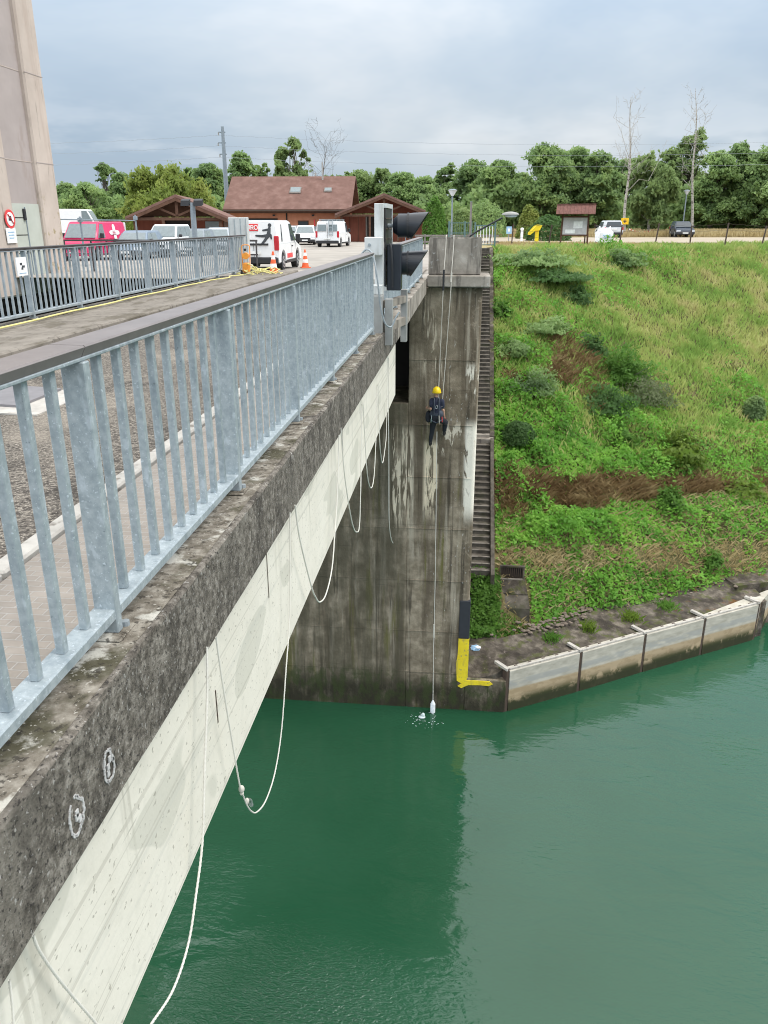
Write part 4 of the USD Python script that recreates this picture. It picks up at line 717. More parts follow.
# ------------------------------------------------------------------ vehicles (local frame: x forward, y left, z up)
def vehicle(name, label, cat_, loc, rz, paint, L, W, H, kind, group=None, hood=None, belt=None, glass='car_glass', bumper='black_plastic', rear_glass=True, side_glass=2):
    t = thing(name, label, cat_, loc, rz, group)
    w, x0, x1 = W / 2, -L / 2, L / 2; r = .33 if H < 1.9 else .35
    van = kind == 'van'
    belt = belt or (H * (.56 if van else .60)); hd = hood or (.95 if van else 1.15)
    xa, xb = x1 - .86, x0 + (.78 if kind != 'van' else .85)
    prof_ = [(x0 + .03, .30), (x0, .50), (x0 + .02, belt), (x1 - hd, belt), (x1 - .18, belt - .16), (x1 - .02, belt - .36), (x1, .52), (x1 - .05, .28)]
    pg = Polygon(prof_)
    for xx in (xa, xb): pg = pg.difference(Point(xx, r).buffer(r + .07, 12))
    pg = max(getattr(pg, 'geoms', [pg]), key=lambda g: g.area)
    part('body', cat([prism(pg.buffer(.0), W - .10, 'y', -w + .05), prism(pg.buffer(-.035), W, 'y', -w)]), paint, t, 35)
    # cabin
    xf0, xf1 = x1 - hd + .05, x1 - hd - (.62 if van else .75); xr0, xr1 = x0 + .03, x0 + (.10 if van else (.22 if kind == 'suv' else .55))
    w0, w1 = w - .03, w - (.14 if van else .20)
    def side(x, z, s):                                               # a point on the cabin's side
        k = (z - belt) / (H - belt); return np.array([x, s * (w0 + (w1 - w0) * k), z])
    pts = []
    for s in (-1, 1):
        pts += [(xf0, s * w0, belt - .02), (xr0, s * w0, belt - .02), (xf1, s * (w1 - .08), H - .015), (xf1 - .25, s * (w1 - .06), H), (xr1 + .1, s * (w1 - .06), H), (xr1, s * (w1 - .07), H - .03), (xf1 - .02, s * w1, H - .07), (xr1 - .01, s * w1, H - .07)]
    part('cabin', hull(pts), paint, t, 35)
    fx = lambda z: xf0 + (xf1 - xf0) * (z - belt) / (H - belt); bxk = lambda z: xr0 + (xr1 - xr0) * (z - belt) / (H - belt)
    zl, zh = belt + .05, H - .12
    ww = lambda z: (w0 + (w1 - w0) * (z - belt) / (H - belt)) - .09
    part('windscreen', quadplate((fx(zl) + .012, -ww(zl), zl), (fx(zl) + .012, ww(zl), zl), (fx(zh) + .012, ww(zh) - .02, zh), (fx(zh) + .012, -ww(zh) + .02, zh), .02), glass, t)
    if rear_glass: part('rear_window', quadplate((bxk(zl) - .008, ww(zl), zl), (bxk(zl) - .008, -ww(zl), zl), (bxk(zh) - .008, -ww(zh) + .02, zh), (bxk(zh) - .008, ww(zh) - .02, zh), .015), glass, t)
    xs_ = [fx(zl) - .12, fx(zl) - 1.02, fx(zl) - 1.06, fx(zl) - 1.9, fx(zl) - 1.95, bxk(zl) + .25]
    for s in (-1, 1):
        for k in range(side_glass):
            xa_, xb_ = xs_[2 * k], max(xs_[2 * k + 1], bxk(zl) + .2)
            if xa_ - xb_ < .2: continue
            ta = min(xa_, fx(zh) - .10); off = np.array([0, s * .006, 0])
            q = [side(xa_, zl, s) + off, side(xb_, zl, s) + off, side(xb_ + .03, zh, s) + off, side(ta, zh, s) + off]
            part('side_window', quadplate(*(q if s > 0 else q[::-1]), .012), glass, t)
        part('door_mirror', bx(fx(belt) - .45, fx(belt) - .28, s * (w + .02), s * (w + .20), belt + .02, belt + (.30 if van else .18), .03), 'black_plastic', t)
        part('headlight', bx(x1 - .30, x1 - .015, s * (w - .42), s * (w - .02), belt - .42, belt - .24, .03), 'lamp_glass', t)
        part('tail_light', bx(x0 - .012, x0 + .10, s * (w - .16), s * (w + .008), (.75 if van else .72), (1.25 if van else .98), .02), 'red_lamp', t)
        part('sill', bx(xb + .45, xa - .45, s * (w - .06), s * (w + .012), .26, .38, .01), bumper, t)
        part('door_seam', bx(xa - 1.30, xa - 1.285, s * (w - .02), s * (w + .004), .42, belt - .03), 'black_plastic', t)
        part('door_handle', bx(xa - 1.18, xa - .98, s * (w - .01), s * (w + .025), belt - .16, belt - .12, .01), 'black_plastic', t)
        for xx in (xa, xb):
            wh = part('wheel', cyl((xx, s * (w - .12) - .11, r), r, .22, 'y', 28), 'rubber', t, 35)
            part('rim', cyl((xx, s * (w - .005) - (.012 if s > 0 else .012), r), r * .64, .024, 'y', 20), 'rim', wh); 
            for q in range(5): a = q * 2 * math.pi / 5; part('spoke_gap', cyl((xx + .13 * math.cos(a), s * (w + .010) - .006, r + .13 * math.sin(a)), .038, .012, 'y', 8), 'black_plastic', wh)
        part('arch_liner', bx(xb - .3, xb + .3, s * (w - .5), s * (w - .26), .4, .75), 'black_plastic', t); part('arch_liner', bx(xa - .3, xa + .3, s * (w - .5), s * (w - .26), .4, .75), 'black_plastic', t)
    part('front_bumper', bx(x1 - .25, x1 + .03, -w + .03, w - .03, .26, .50, .05), bumper, t); part('rear_bumper', bx(x0 - .05, x0 + .2, -w + .03, w - .03, .28, .52, .04), bumper, t)
    part('grille', bx(x1 - .1, x1 + .012, -w * .55, w * .55, belt - .52, belt - .38, .02), 'black_plastic', t)
    part('number_plate', bx(x1 + .01, x1 + .045, -.26, .26, .36, .47), 'number_plate', t); part('number_plate', bx(x0 - .065, x0 - .02, -.26, .26, .62, .73) if van else bx(x0 - .03, x0 + .02, -.26, .26, .74, .85), 'number_plate', t)
    return t
def gp(px, py=None, d=None):
    """the point on the land under the picture column px at the horizontal distance d"""
    for _ in range(4):
        z = land_z(*p[:2]) if _ else -1.6
        a, b = 222.0, 700.0
        for k in range(40):
            m = (a + b) / 2; q = ray(px, m); q = q / (q @ _h) * d
            if q[2] > z: a = m
            else: b = m
        p = q
    return np.array([p[0], p[1], float(land_z(p[0], p[1]))])
HD = 90 + math.degrees(AZ)                                            # the heading straight away from the camera
# the van with the rope worker's silhouette
p = gp(268.5, None, 32.5)
va = vehicle('panel_van', 'white panel van with red lettering and a black climber silhouette on its rear doors', 'van', p, HD - 5, 'white_paint', 4.45, 1.84, 1.78, 'van', rear_glass=False, side_glass=1)
xr = -2.225; 
zq = lambda z: xr + .03 + .07 * (z - 1.03) / .81
part('lettering_panel', quadplate((zq(1.42) - .006, .34, 1.42), (zq(1.42) - .006, -.18, 1.42), (zq(1.66) - .006, -.18, 1.66), (zq(1.66) - .006, .34, 1.66), .006), 'red_print', va)
part('lettering', text('AURO', .15, .006, (zq(1.54) - .022, .08, 1.54), (0, -1, 0), (0.08, 0, 1)), 'white_print', va)
fig = [[(-.45, 1.62, .065), (-.45, 1.60, .06)], [(-.44, 1.52, .05), (-.40, 1.28, .075)], [(-.42, 1.47, .04), (-.20, 1.44, .03)], [(-.40, 1.27, .06), (-.16, 1.24, .04), (.06, 1.26, .03)], [(-.38, 1.25, .06), (-.25, 1.08, .045), (-.12, .95, .03)], [(-.47, 1.28, .05), (-.50, 1.16, .03)]]
fm = []
for ch in fig:
    for a, b in zip(ch[:-1], ch[1:]):
        q = []
        for (y, z, r_) in (a, b): q += [(zq(z) - .014 + e, y - .16 + r_ * math.cos(t), z + r_ * math.sin(t)) for t in np.linspace(0, 6.28, 9)[:-1] for e in (0, .008)]
        fm.append(hull(q))
part('climber_silhouette', cat(fm), 'black_print', va)
part('door_strip', bx(xr - .03, xr + .02, -.55, .82, .93, 1.0, .01), 'black_plastic', va); part('door_split', bx(xr - .006, xr + .01, -.012, .0, .5, 1.02), 'black_plastic', va); part('rear_light_bar', bx(zq(1.78) - .02, zq(1.78) + .03, .22, .5, 1.735, 1.765), 'black_plastic', va)
for s in (-1,): part('side_stripe', bx(-.7, .3, -.932, -.918, .44, .60), 'red_print', va); part('side_figure', hull([(-1.5, -.90, 1.05), (-1.35, -.90, 1.05), (-1.05, -.80, 1.62), (-1.15, -.80, 1.66), (-1.5, -.895, 1.05), (-1.05, -.795, 1.62)]), 'black_print', va)
# the second white van with a roof rack, seen from behind
p = gp(334, None, 71); vb = vehicle('delivery_van', 'white van with roof rack parked with its back to the camera before the brick building', 'van', p, HD - 9, 'white_paint', 5.0, 1.95, 2.0, 'van', side_glass=1, rear_glass=False)
part('roof_rack', cat([bar((-2.2, y, 2.12), (1.0, y, 2.12), .05) for y in (-.7, 0, .7)] + [bar((x, -.75, 2.1), (x, .75, 2.1), .05) for x in (-2.1, -1.2, -.2, .8)] + [bar((x, y, 1.95), (x, y, 2.12), .05) for x in (-2.1, .8) for y in (-.7, .7)]), 'galvanised', vb)
for y0_ in (.10, -.82): part('rear_window', quadplate((-2.49, y0_ + .72, 1.25), (-2.49, y0_, 1.25), (-2.425, y0_, 1.75), (-2.425, y0_ + .70, 1.75), .02), 'sky_glass', vb)
part('door_split', bx(-2.51, -2.47, -.01, .01, .5, 1.9), 'black_plastic', vb); part('ladder', cat([bar((-2.56, -.45, .9), (-2.45, -.45, 2.1), .05), bar((-2.56, -.15, .9), (-2.45, -.15, 2.1), .05)] + [bar((-2.56 + .1 * k / 4, -.45, 1.0 + .25 * k), (-2.56 + .1 * k / 4, -.15, 1.0 + .25 * k), .04) for k in range(5)]), 'galvanised', vb)
p = gp(306, None, 77); vehicle('parked_car', 'silver grey crossover car facing the camera beside the white van with rack', 'car', p, HD + 183, 'white_paint', 4.5, 1.86, 1.68, 'suv', glass='sky_glass')
p = gp(318, None, 83); vehicle('parked_car', 'dark car half hidden between the crossover and the white van with rack', 'car', p, HD + 180, 'dark_paint', 4.3, 1.8, 1.55, 'car')
p = gp(290, None, 84); vehicle('parked_car', 'pale grey car half hidden behind the white panel van', 'car', p, HD + 180, 'silver_paint', 4.2, 1.78, 1.6, 'suv', glass='sky_glass')
# cars in front of the timber shelter
p = gp(140, None, 47); vehicle('parked_car', 'blue grey saloon car next to the pink van', 'car', p, HD + 177, 'blue_grey_paint', 4.4, 1.8, 1.5, 'car', glass='sky_glass')
p = gp(169.5, None, 50); vehicle('small_van', 'small white van facing the camera in front of the timber shelter', 'van', p, HD + 175, 'white_paint', 4.3, 1.82, 1.83, 'suv', glass='sky_glass', side_glass=3)
p = gp(196, None, 52); vehicle('parked_car', 'dark grey car parked right of the small white van', 'car', p, HD + 178, 'grey_paint', 4.2, 1.78, 1.55, 'suv', glass='sky_glass')
p = gp(221, None, 56); vehicle('parked_car', 'silver car parked left of the grey cabinet', 'car', p, HD + 178, 'silver_paint', 4.3, 1.8, 1.6, 'suv', glass='sky_glass')
# the pink van and the tall white one behind it
p = gp(95, None, 46); mv = vehicle('delivery_van', 'magenta pink delivery van with a white cross shaped emblem on its side', 'van', p, HD + 174, 'magenta_paint', 4.8, 1.96, 1.97, 'van', glass='sky_glass', side_glass=1, bumper='magenta_paint', rear_glass=False)
an = np.linspace(0, 2 * math.pi, 49)[:-1]; rad = .31 + .14 * np.cos(4 * an)
em = Polygon([(-.85 + r_ * math.cos(a) * 1.45, 1.40 + r_ * math.sin(a) * 1.0) for a, r_ in zip(an, rad)])
for s in (1,):
    v, f = prism(em, .012, 'y', 0.0); k = (v[:, 2] - 1.1) / (1.97 - 1.1); v[:, 1] += np.where(k > 0, .95 - .11 * k, .978) + .005; part('emblem', (v, f), 'white_print', mv)
    for q in range(3): part('emblem_line', bx(-1.0 + .05 * q, -.52 - .04 * q, .955 - .012 * q, .972 - .012 * q, 1.31 + .08 * q, 1.335 + .08 * q), 'magenta_paint', mv)
part('cargo_seam', bx(-.22, -.20, .93, .985, .45, 1.1), 'black_plastic', mv); part('rear_edge', bx(-2.42, -2.34, .80, .93, 1.05, 1.92, .02), 'white_paint', mv)
p = gp(72, None, 56); wv = vehicle('tall_van', 'tall white high roof van behind the pink van', 'van', p, HD - 80, 'white_paint', 6.0, 2.05, 2.75, 'van', glass='sky_glass', side_glass=1, belt=1.45)
# cars on the right
p = gp(608, None, 82); vehicle('parked_car', 'silver white hatchback seen from behind beside the birch with the yellow sign', 'car', p, HD - 2, 'pale_silver', 4.2, 1.8, 1.56, 'suv')
p = gp(681, None, 84); vehicle('parked_car', 'dark blue hatchback parked on the track near the right lamp post', 'car', p, HD + 171, 'dark_paint', 4.0, 1.75, 1.5, 'suv')

# ------------------------------------------------------------------ things round the van
cn = thing('traffic_cone', 'orange and white traffic cone standing on a pale mat behind the panel van', 'cone', tuple(gp(274, None, 26.3) + [0, 0, .06]), 0, 'traffic cones by the van')
part('base', bx(-.19, .19, -.19, .19, 0, .035, .012), 'cone_orange', cn)
zz = [.03, .20, .33, .46, .58, .70]
for k in range(5): r0, r1 = .145 * (1 - (zz[k] - .03) / .82), .145 * (1 - (zz[k + 1] - .03) / .82); part('band', cyl((0, 0, zz[k]), r0, zz[k + 1] - zz[k], 'z', 20, r1), 'cone_orange' if k % 2 == 0 else 'white_print', cn)
dup(cn, tuple(gp(305.5, None, 33) + [0, 0, .02]), 20, 'orange and white traffic cone standing alone right of the panel van')
q = gp(278, None, 26.0); mt = thing('floor_mat', 'pale mat lying on the asphalt under the left traffic cone', 'mat', tuple(q), 0); part('mat', rotz(bx(-.62, .62, -.75, .75, .02, .05, .02), 12), 'kerb_stone', mt)
q = gp(247, None, 25.6) + [0, 0, .03]; om = thing('pump', 'orange pump on a small wheeled frame behind the panel van', 'pump', tuple(q), 10)
part('motor', cyl((0, -.14, .62), .10, .28, 'y', 18), 'orange_machine', om, 35); part('tank', bx(-.11, .11, -.12, .12, .12, .42, .04), 'orange_machine', om); part('handle', tube(curve([(-.11, 0, .2), (-.12, .10, .75), (-.10, .12, .92), (.10, .12, .92), (.12, .10, .75), (.11, 0, .2)], 5), .015, 8), 'orange_machine', om, True)
for s in (-1, 1): part('wheel', cyl((s * .15 - .025, 0, .10), .10, .05, 'x', 18), 'rubber', om)
part('hose_tail', tube(curve([(.05, -.15, .4), (.25, -.2, .3), (.35, -.1, .05)], 6), .015, 8), 'hose_yellow', om, True); part('gauge', cyl((0, -.16, .80), .04, .05, 'y', 14), 'black_plastic', om)
hc = thing('hose_coil', 'tangle of yellow hose coils lying behind the panel van', 'hose', tuple(gp(256, None, 25.6)), 0); rg = np.random.default_rng(12)
for k in range(9):
    cx, cy, rr_ = rg.uniform(-.4, .7), rg.uniform(-.5, .4), rg.uniform(.20, .36); tl_ = rg.uniform(-.35, .35); th = np.linspace(0, 6.9, 30)
    part('coil', tube(np.stack([cx + rr_ * np.cos(th), cy + rr_ * .9 * np.sin(th), .05 + .02 * k + tl_ * rr_ * (np.sin(th) + 1) * .5 * (tl_ > 0) + .05 * np.sin(th * 2 + k) ** 2], 1), .015, 7), 'hose_yellow', hc, True)
part('loose_end', tube(curve([(-.2, .3, .05), (-.6, .6, .1), (-.75, .9, .7), (-.7, 1.0, .9)], 8), .022, 7), 'hose_yellow', hc, True)
q = atY(239.5, 275, 26.0); kb = thing('grey_cabinet', 'upright grey ribbed metal cabinet at the end of the far railing', 'cabinet', (q[0], 26.25, -1.62), 0)
part('casing', bx(-.30, .30, -.12, .14, 0, 1.76, .015), 'alu_sheet', kb)
for x in (-.29, -.10, .09, .27): part('rib', bx(x - .012, x + .012, -.135, -.118, .05, 1.72), 'galvanised', kb)
q = gp(197, None, 40); fp = thing('floodlight_pole', 'galvanised pole carrying two dark floodlights in front of the timber shelter', 'lamp post', tuple(q), 0)
part('pole', cyl((0, 0, 0), .13, 2.75, 'z', 16, .12), 'steel_pole', fp, 40); part('crossarm', bar((-.45, 0, 2.72), (.45, 0, 2.72), .07), 'steel_pole', fp)
for x in (-.32, .30): l_ = part('floodlight', hull([(x + a, b, z) for a in (-.2, .2) for b, z in ((-.18, 2.60), (.10, 2.66), (-.12, 2.84), (.12, 2.92))]), 'black_plastic', fp); part('glass', bx(x - .16, x + .16, .105, .13, 2.70, 2.88), 'lamp_glass', l_)
for px, d, h_, lb in ((86, 34, 1.95, 'thin grey post with a junction box in front of the pink van'), (140, 40, 2.2, 'thin grey post in front of the blue grey car')):
    q = gp(px, None, d); t = thing('slim_post', lb, 'post', tuple(q), 0); part('post', cyl((0, 0, 0), .04, h_, 'z', 10), 'steel_pole', t); part('junction_box', bx(-.09, .09, -.07, .05, h_ - .22, h_ - .05, .01), 'steel_pole', t)
a, b = gp(86, None, 34) + [0, 0, 1.83], gp(140, None, 40) + [0, 0, 1.95]; t = thing('overhead_tube', 'thin dark tube running level behind the tower toward the slim posts', 'tube', tuple(a), world=True); part('tube', tube([a * 2.2 - b * 1.2, a, b], .022, 6), 'steel_pole', t)

# ------------------------------------------------------------------ buildings
def gable(name, label, c, rz, W, D, eave, ridge, over=.5, wall='red_timber', open_front=True, post='dark_timber'):
    """a building whose gable end looks to its own -y"""
    t = thing(name, label, 'building', tuple(c), rz); w = W / 2
    ang = math.atan2(ridge - eave, w); n = np.array([-math.sin(ang), math.cos(ang)])
    for s in (-1, 1):
        pr = [(0, ridge + .02), (s * (w + over), ridge - (w + over) * math.tan(ang)), (s * (w + over), ridge - (w + over) * math.tan(ang) + .20), (0, ridge + .24)]
        part('roof', prism(pr, D + 1.6, 'y', -1.2), 'roof_tile', t)
        part('barge_board', prism([(x, z - .26) for x, z in pr[:2]] + [(x, z - .02) for x, z in pr[1::-1]], .08, 'y', -1.24), 'dark_timber', t)
    part('gable_wall', prism([(-w + .1, eave), (w - .1, eave), (0, ridge)], .12, 'y', .6), wall, t)
    part('tie_beam', bx(-w, w, -1.0, -.82, eave - .28, eave - .05, .01), post, t)
    part('king_post', bx(-.11, .11, -1.0, -.84, eave, ridge - .1), post, t)
    for s in (-1, 1):
        part('strut', bar((0, -.92, eave + .05), (s * w * .45, -.92, eave + (ridge - eave) * .5), .16), post, t); part('rafter', bar((s * (w + over - .1), -.92, ridge - (w + over) * math.tan(ang) - .05), (0, -.92, ridge - .12), .16, .22), post, t)
        part('side_wall', bx(s * (w - .12), s * w, .6, D, 0, eave), wall, t)
    part('back_wall', bx(-w + .12, w - .12, D - .15, D, 0, eave), 'interior_dark', t)
    for x in np.linspace(-w + .15, w - .15, 4): part('post', bx(x - .11, x + .11, -1.0, -.8, 0, eave - .28), post, t)
    return t
c = gp(181.5, None, 68); tb = gable('timber_shelter', 'low brown timber shelter with a broad tiled gable roof behind the parked cars', c, math.degrees(AZ) + 6, 7.0, 9, 2.35, 3.75, wall='dark_timber')
for x0_, x1_ in ((-3.4, -1.2), (1.2, 3.4)): part('front_wall', bx(x0_, x1_, .45, .58, 0, 2.3), 'red_timber', tb)
part('window', bx(2.0, 3.1, .40, .44, 1.2, 2.0), 'sky_glass', tb); part('recess', bx(-1.2, 1.2, .9, 1.0, 0, 2.3), 'interior_dark', tb)
c = gp(384, None, 87); gb2 = gable('gabled_pavilion', 'brown timber pavilion with a wide gable roof and dark open doorway', c, math.degrees(AZ), 9.0, 10, 2.75, 4.45, wall='red_timber')
part('front_wall', bx(-4.3, -1.9, .35, .5, 0, 2.5), 'red_timber', gb2); part('front_wall', bx(.9, 4.3, .35, .5, 0, 2.5), 'red_timber', gb2); dr = part('doorway', bx(-1.88, .88, .8, .9, 0, 2.45), 'interior_dark', gb2)
part('door_frame', bx(-1.9, -1.75, .3, .5, 0, 2.45), 'grey_timber', gb2); part('door_frame', bx(-.6, -.48, .3, .5, 0, 2.45), 'grey_timber', gb2)
for x in (-3.6, -2.7, 1.8, 3.0): part('wall_board_joint', bx(x, x + .05, .33, .352, 0, 2.5), 'dark_timber', gb2)
q = gp(405.5, None, 84.5); s_ = thing('wall_sign', 'square white sign with a red ring beside the pavilion doorway', 'sign', tuple(q), math.degrees(AZ))
part('plate', bx(-.42, .42, -.03, 0, .75, 1.65), 'white_print', s_); part('ring', m3.Manifold.cylinder(.02, .30, .30, 28) and cyl((0, -.05, 1.2), .30, .02, 'y', 28), 'red_print', s_); part('ring_face', cyl((0, -.06, 1.2), .19, .012, 'y', 24), 'white_print', s_); part('symbol', bx(-.05, .05, -.066, -.06, 1.08, 1.32), 'red_print', s_); part('post', bx(-.04, .04, 0, .06, 0, 1.2), 'steel_pole', s_)
# the brick building: eaves to the front, gable to the right
c = gp(289.5, None, 92); B = thing('brick_building', 'red brick building with a steep brown tiled roof and two roof windows', 'building', tuple(c), math.degrees(AZ) - 4)
w, D, ev, rd = 7.0, 8.0, 3.35, 6.75
part('wall', bx(-w + .5, w - .9, 0, .3, 0, ev + .2), 'brick_red', B); part('wall', bx(w - 1.2, w - .9, .3, D, 0, ev + .2), 'brick_red', B); part('wall', bx(-w + .5, -w + .8, .3, D, 0, ev + .2), 'brick_red', B)
part('gable_wall', prism([(.2, ev), (D - .2, ev), (D / 2, rd - .4)], .2, 'x', w - 1.05), 'dark_timber', B)
sl0, sl1 = (-.9, ev - .10), (D / 2, rd)
rf = part('roof', prism([sl0, (sl0[0] + .05, sl0[1] - .18), (D / 2, rd - .22), (D / 2, rd)], 2 * w, 'x', -w), 'roof_tile', B); part('roof', prism([(D / 2, rd), (D / 2, rd - .22), (D + .9, ev - .28), (D + .9, ev - .1)], 2 * w, 'x', -w), 'roof_tile', B)
part('fascia_board', bx(-w, w, -1.0, -.88, ev - .42, ev - .12), 'dark_timber', B); part('gutter', bx(-w, w, -1.10, -1.0, ev - .30, ev - .18), 'rust', B); part('soffit_beam', bx(-w + .3, w - .3, -.7, -.2, ev - .5, ev - .40), 'dark_timber', B)
sp_ = lambda t, x, dz=0.0: np.array([x, sl0[0] + (sl1[0] - sl0[0]) * t, sl0[1] + (sl1[1] - sl0[1]) * t + dz])
for x, wd, t0, t1 in ((.55, 1.25, .46, .64), (4.15, .85, .50, .62)):
    fr_ = part('roof_window', quadplate(sp_(t0, x - wd / 2, .05), sp_(t0, x + wd / 2, .05), sp_(t1, x + wd / 2, .05), sp_(t1, x - wd / 2, .05), .06), 'grey_timber', B); part('pane', quadplate(sp_(t0 + .02, x - wd / 2 + .1, .13), sp_(t0 + .02, x + wd / 2 - .1, .13), sp_(t1 - .02, x + wd / 2 - .1, .13), sp_(t1 - .02, x - wd / 2 + .1, .13), .01), 'sky_glass', fr_)
part('flue', cyl((3.35, D / 2 - .5, rd - .6), .09, 2.0, 'z', 12), 'boulder_grey', B); part('flue', cyl((2.4, D / 2 + .6, rd - .8), .10, 1.2, 'z', 12), 'boulder_grey', B)
for x0_, x1_, z0_, z1_ in ((-5.2, -1.2, 1.9, 2.35), (1.0, 2.2, 0.0, 2.1), (3.6, 5.6, 1.2, 2.2)):
    fr_ = part('window' if z0_ > 0 else 'door', bx(x0_, x1_, -.05, -.005, z0_, z1_), 'dark_timber', B); part('pane', bx(x0_ + .1, x1_ - .1, -.07, -.052, z0_ + .1, z1_ - .1), 'window_glass', fr_)
for x in (-1.6, 2.7): part('wall_lamp', bx(x - .12, x + .12, -.2, 0, 2.55, 2.7), 'black_plastic', B)
for x, cl in ((-.2, 'interior_dark'), (2.85, 'red_print')): part('drainpipe', bx(x - .06, x + .06, -.12, -.005, 0, 2.9 if cl != 'red_print' else 2.2), cl, B)

# ------------------------------------------------------------------ poles, wires, fences, small things on the right
q = gp(229.5, None, 100); up_ = thing('utility_pole', 'tall grey steel utility pole rising above the roof of the brick building', 'pole', tuple(q), math.degrees(AZ))
part('pole', cyl((0, 0, 0), .36, 12.2, 'z', 12, .17), 'steel_pole', up_, 40)
for z, l_ in ((11.6, .5), (10.5, .6), (9.3, .5)): ca = part('crossarm', bar((-l_, 0, z), (.3, 0, z), .12), 'steel_pole', up_); part('insulator', cyl((-l_, 0, z - .3), .07, .3, 'z', 8), 'boulder_grey', ca)
for k, (z, l_) in enumerate(((11.6, .5), (10.5, .6), (9.3, .5))):
    a = q + [-l_, 0, z - .3]; bL, bR = a + np.array([-75, -8, .6]), a + np.array([95, 6, .4]); t = thing('power_line', ('upper', 'middle', 'lower')[k] + ' power line crossing the sky at the steel utility pole', 'cable', tuple(a), world=True)
    for e in (bL, bR): u_ = np.linspace(0, 1, 14)[:, None]; part('wire', tube(a + (e - a) * u_ - [0, 0, 1] * (2.2 * 4 * u_ * (1 - u_) * .6), .013, 4), 'wire_grey', t)
def lamp_post(px, d, h_, lb):
    q = gp(px, None, d); t = thing('lamp_post', lb, 'lamp post', tuple(q), 0); part('pole', cyl((0, 0, 0), .07, h_ - .45, 'z', 12, .055), 'steel_pole', t, 40); part('lantern', cyl((0, 0, h_ - .45), .09, .38, 'z', 14, .32), 'lamp_glass', t); part('lantern_cap', cyl((0, 0, h_ - .07), .36, .09, 'z', 16, .16), 'steel_pole', t)
lamp_post(451, 62, 4.05, 'lamp post with a cup shaped lantern behind the abutment parapet'); lamp_post(681.5, 90, 4.6, 'lamp post with a pale lantern right behind the dark blue hatchback')
q = gp(469.5, None, 45); t = thing('slim_post', 'thin pale post above the abutment parapet left of the lamp arm', 'post', tuple(q), 0); part('post', cyl((0, 0, 0), .055, 2.6, 'z', 10), 'grey_timber', t); part('cap', cyl((0, 0, 2.6), .06, .03, 'z', 10), 'steel_pole', t)
wf = thing('wooden_fence', 'low weathered wooden rail fence beyond the abutment parapet', 'fence', tuple(gp(452, None, 58)), 0)
for x in (-1.9, -.4, 1.1, 2.6): part('post', bx(x - .06, x + .06, -.06, .06, 0, 1.0), 'grey_timber', wf)
for z in (.5, .9): part('rail', bar((-2.6, -.08, z), (3.2, -.08, z), .05, .12), 'grey_timber', wf)
gt = thing('metal_gate', 'green grey metal gate with pale bars at the top of the staircase', 'gate', (.95, 52.2, -1.45), 0)
for x in (-.62, .62): part('post', bx(x - .05, x + .05, -.05, .05, 0, 1.45), 'green_steel', gt)
for z in (.12, 1.25): part('rail', bx(-.57, .57, -.025, .025, z - .03, z + .03), 'green_steel', gt)
for x in np.linspace(-.45, .45, 6): part('bar', bx(x - .022, x + .022, -.035, .0, .15, 1.2), 'white_paint', gt)
fw2 = thing('fence_panel', 'dark green mesh fence panel joining the gate beside the lamp head', 'fence', (-.3, 53.0, -1.45), 0)
for x in (-1.0, .0, .4): part('post', bx(x - .05, x + .05, -.05, .05, 0, 1.5), 'green_steel', fw2)
for z in (.2, .8, 1.4): part('rail', bar((-1.0, 0, z), (.4, 0, z), .05), 'green_steel', fw2)
for x in np.linspace(-.9, .3, 10): part('bar', bar((x, 0, .2), (x, 0, 1.4), .02), 'green_steel', fw2)
q = gp(508.5, None, 66); t = thing('small_sign', 'small pale blue sign on a post right of the lamp head', 'sign', tuple(q), 0); part('plate', bx(-.21, .21, -.03, 0, .55, 1.1), 'blue_print', t); part('symbol', bx(-.08, .08, -.036, -.03, .72, .95), 'white_print', t); part('post', bx(-.03, .03, 0, .05, 0, 1.05), 'steel_pole', t)
q = gp(521.5, None, 66); t = thing('bollard', 'small white bollard beside the yellow slide', 'bollard', tuple(q), 0); part('shaft', cyl((0, 0, 0), .10, .85, 'z', 14), 'white_paint', t, 40); part('cap', sph((0, 0, .9), .14, (1, 1, .8)), 'white_paint', t, True)
q = gp(534, None, 62); t = thing('yellow_slide', 'bright yellow curved slide standing before the round bush', 'slide', tuple(q), 0)
part('chute', prism([(-.48, .55), (-.40, .70), (.05, 1.14), (.50, 1.17), (.34, .86), (.02, .82), (-.34, .52)], .62, 'y', -.31), 'yellow_paint', t)
part('leg', bx(.04, .30, -.2, .2, 0, .85, .02), 'yellow_paint', t); part('side_rail', tube(curve([(-.47, -.33, .64), (.02, -.33, 1.17), (.50, -.33, 1.2)], 6), .02, 8), 'yellow_paint', t, True); part('side_rail', tube(curve([(-.47, .33, .64), (.02, .33, 1.17), (.50, .33, 1.2)], 6), .02, 8), 'yellow_paint', t, True)
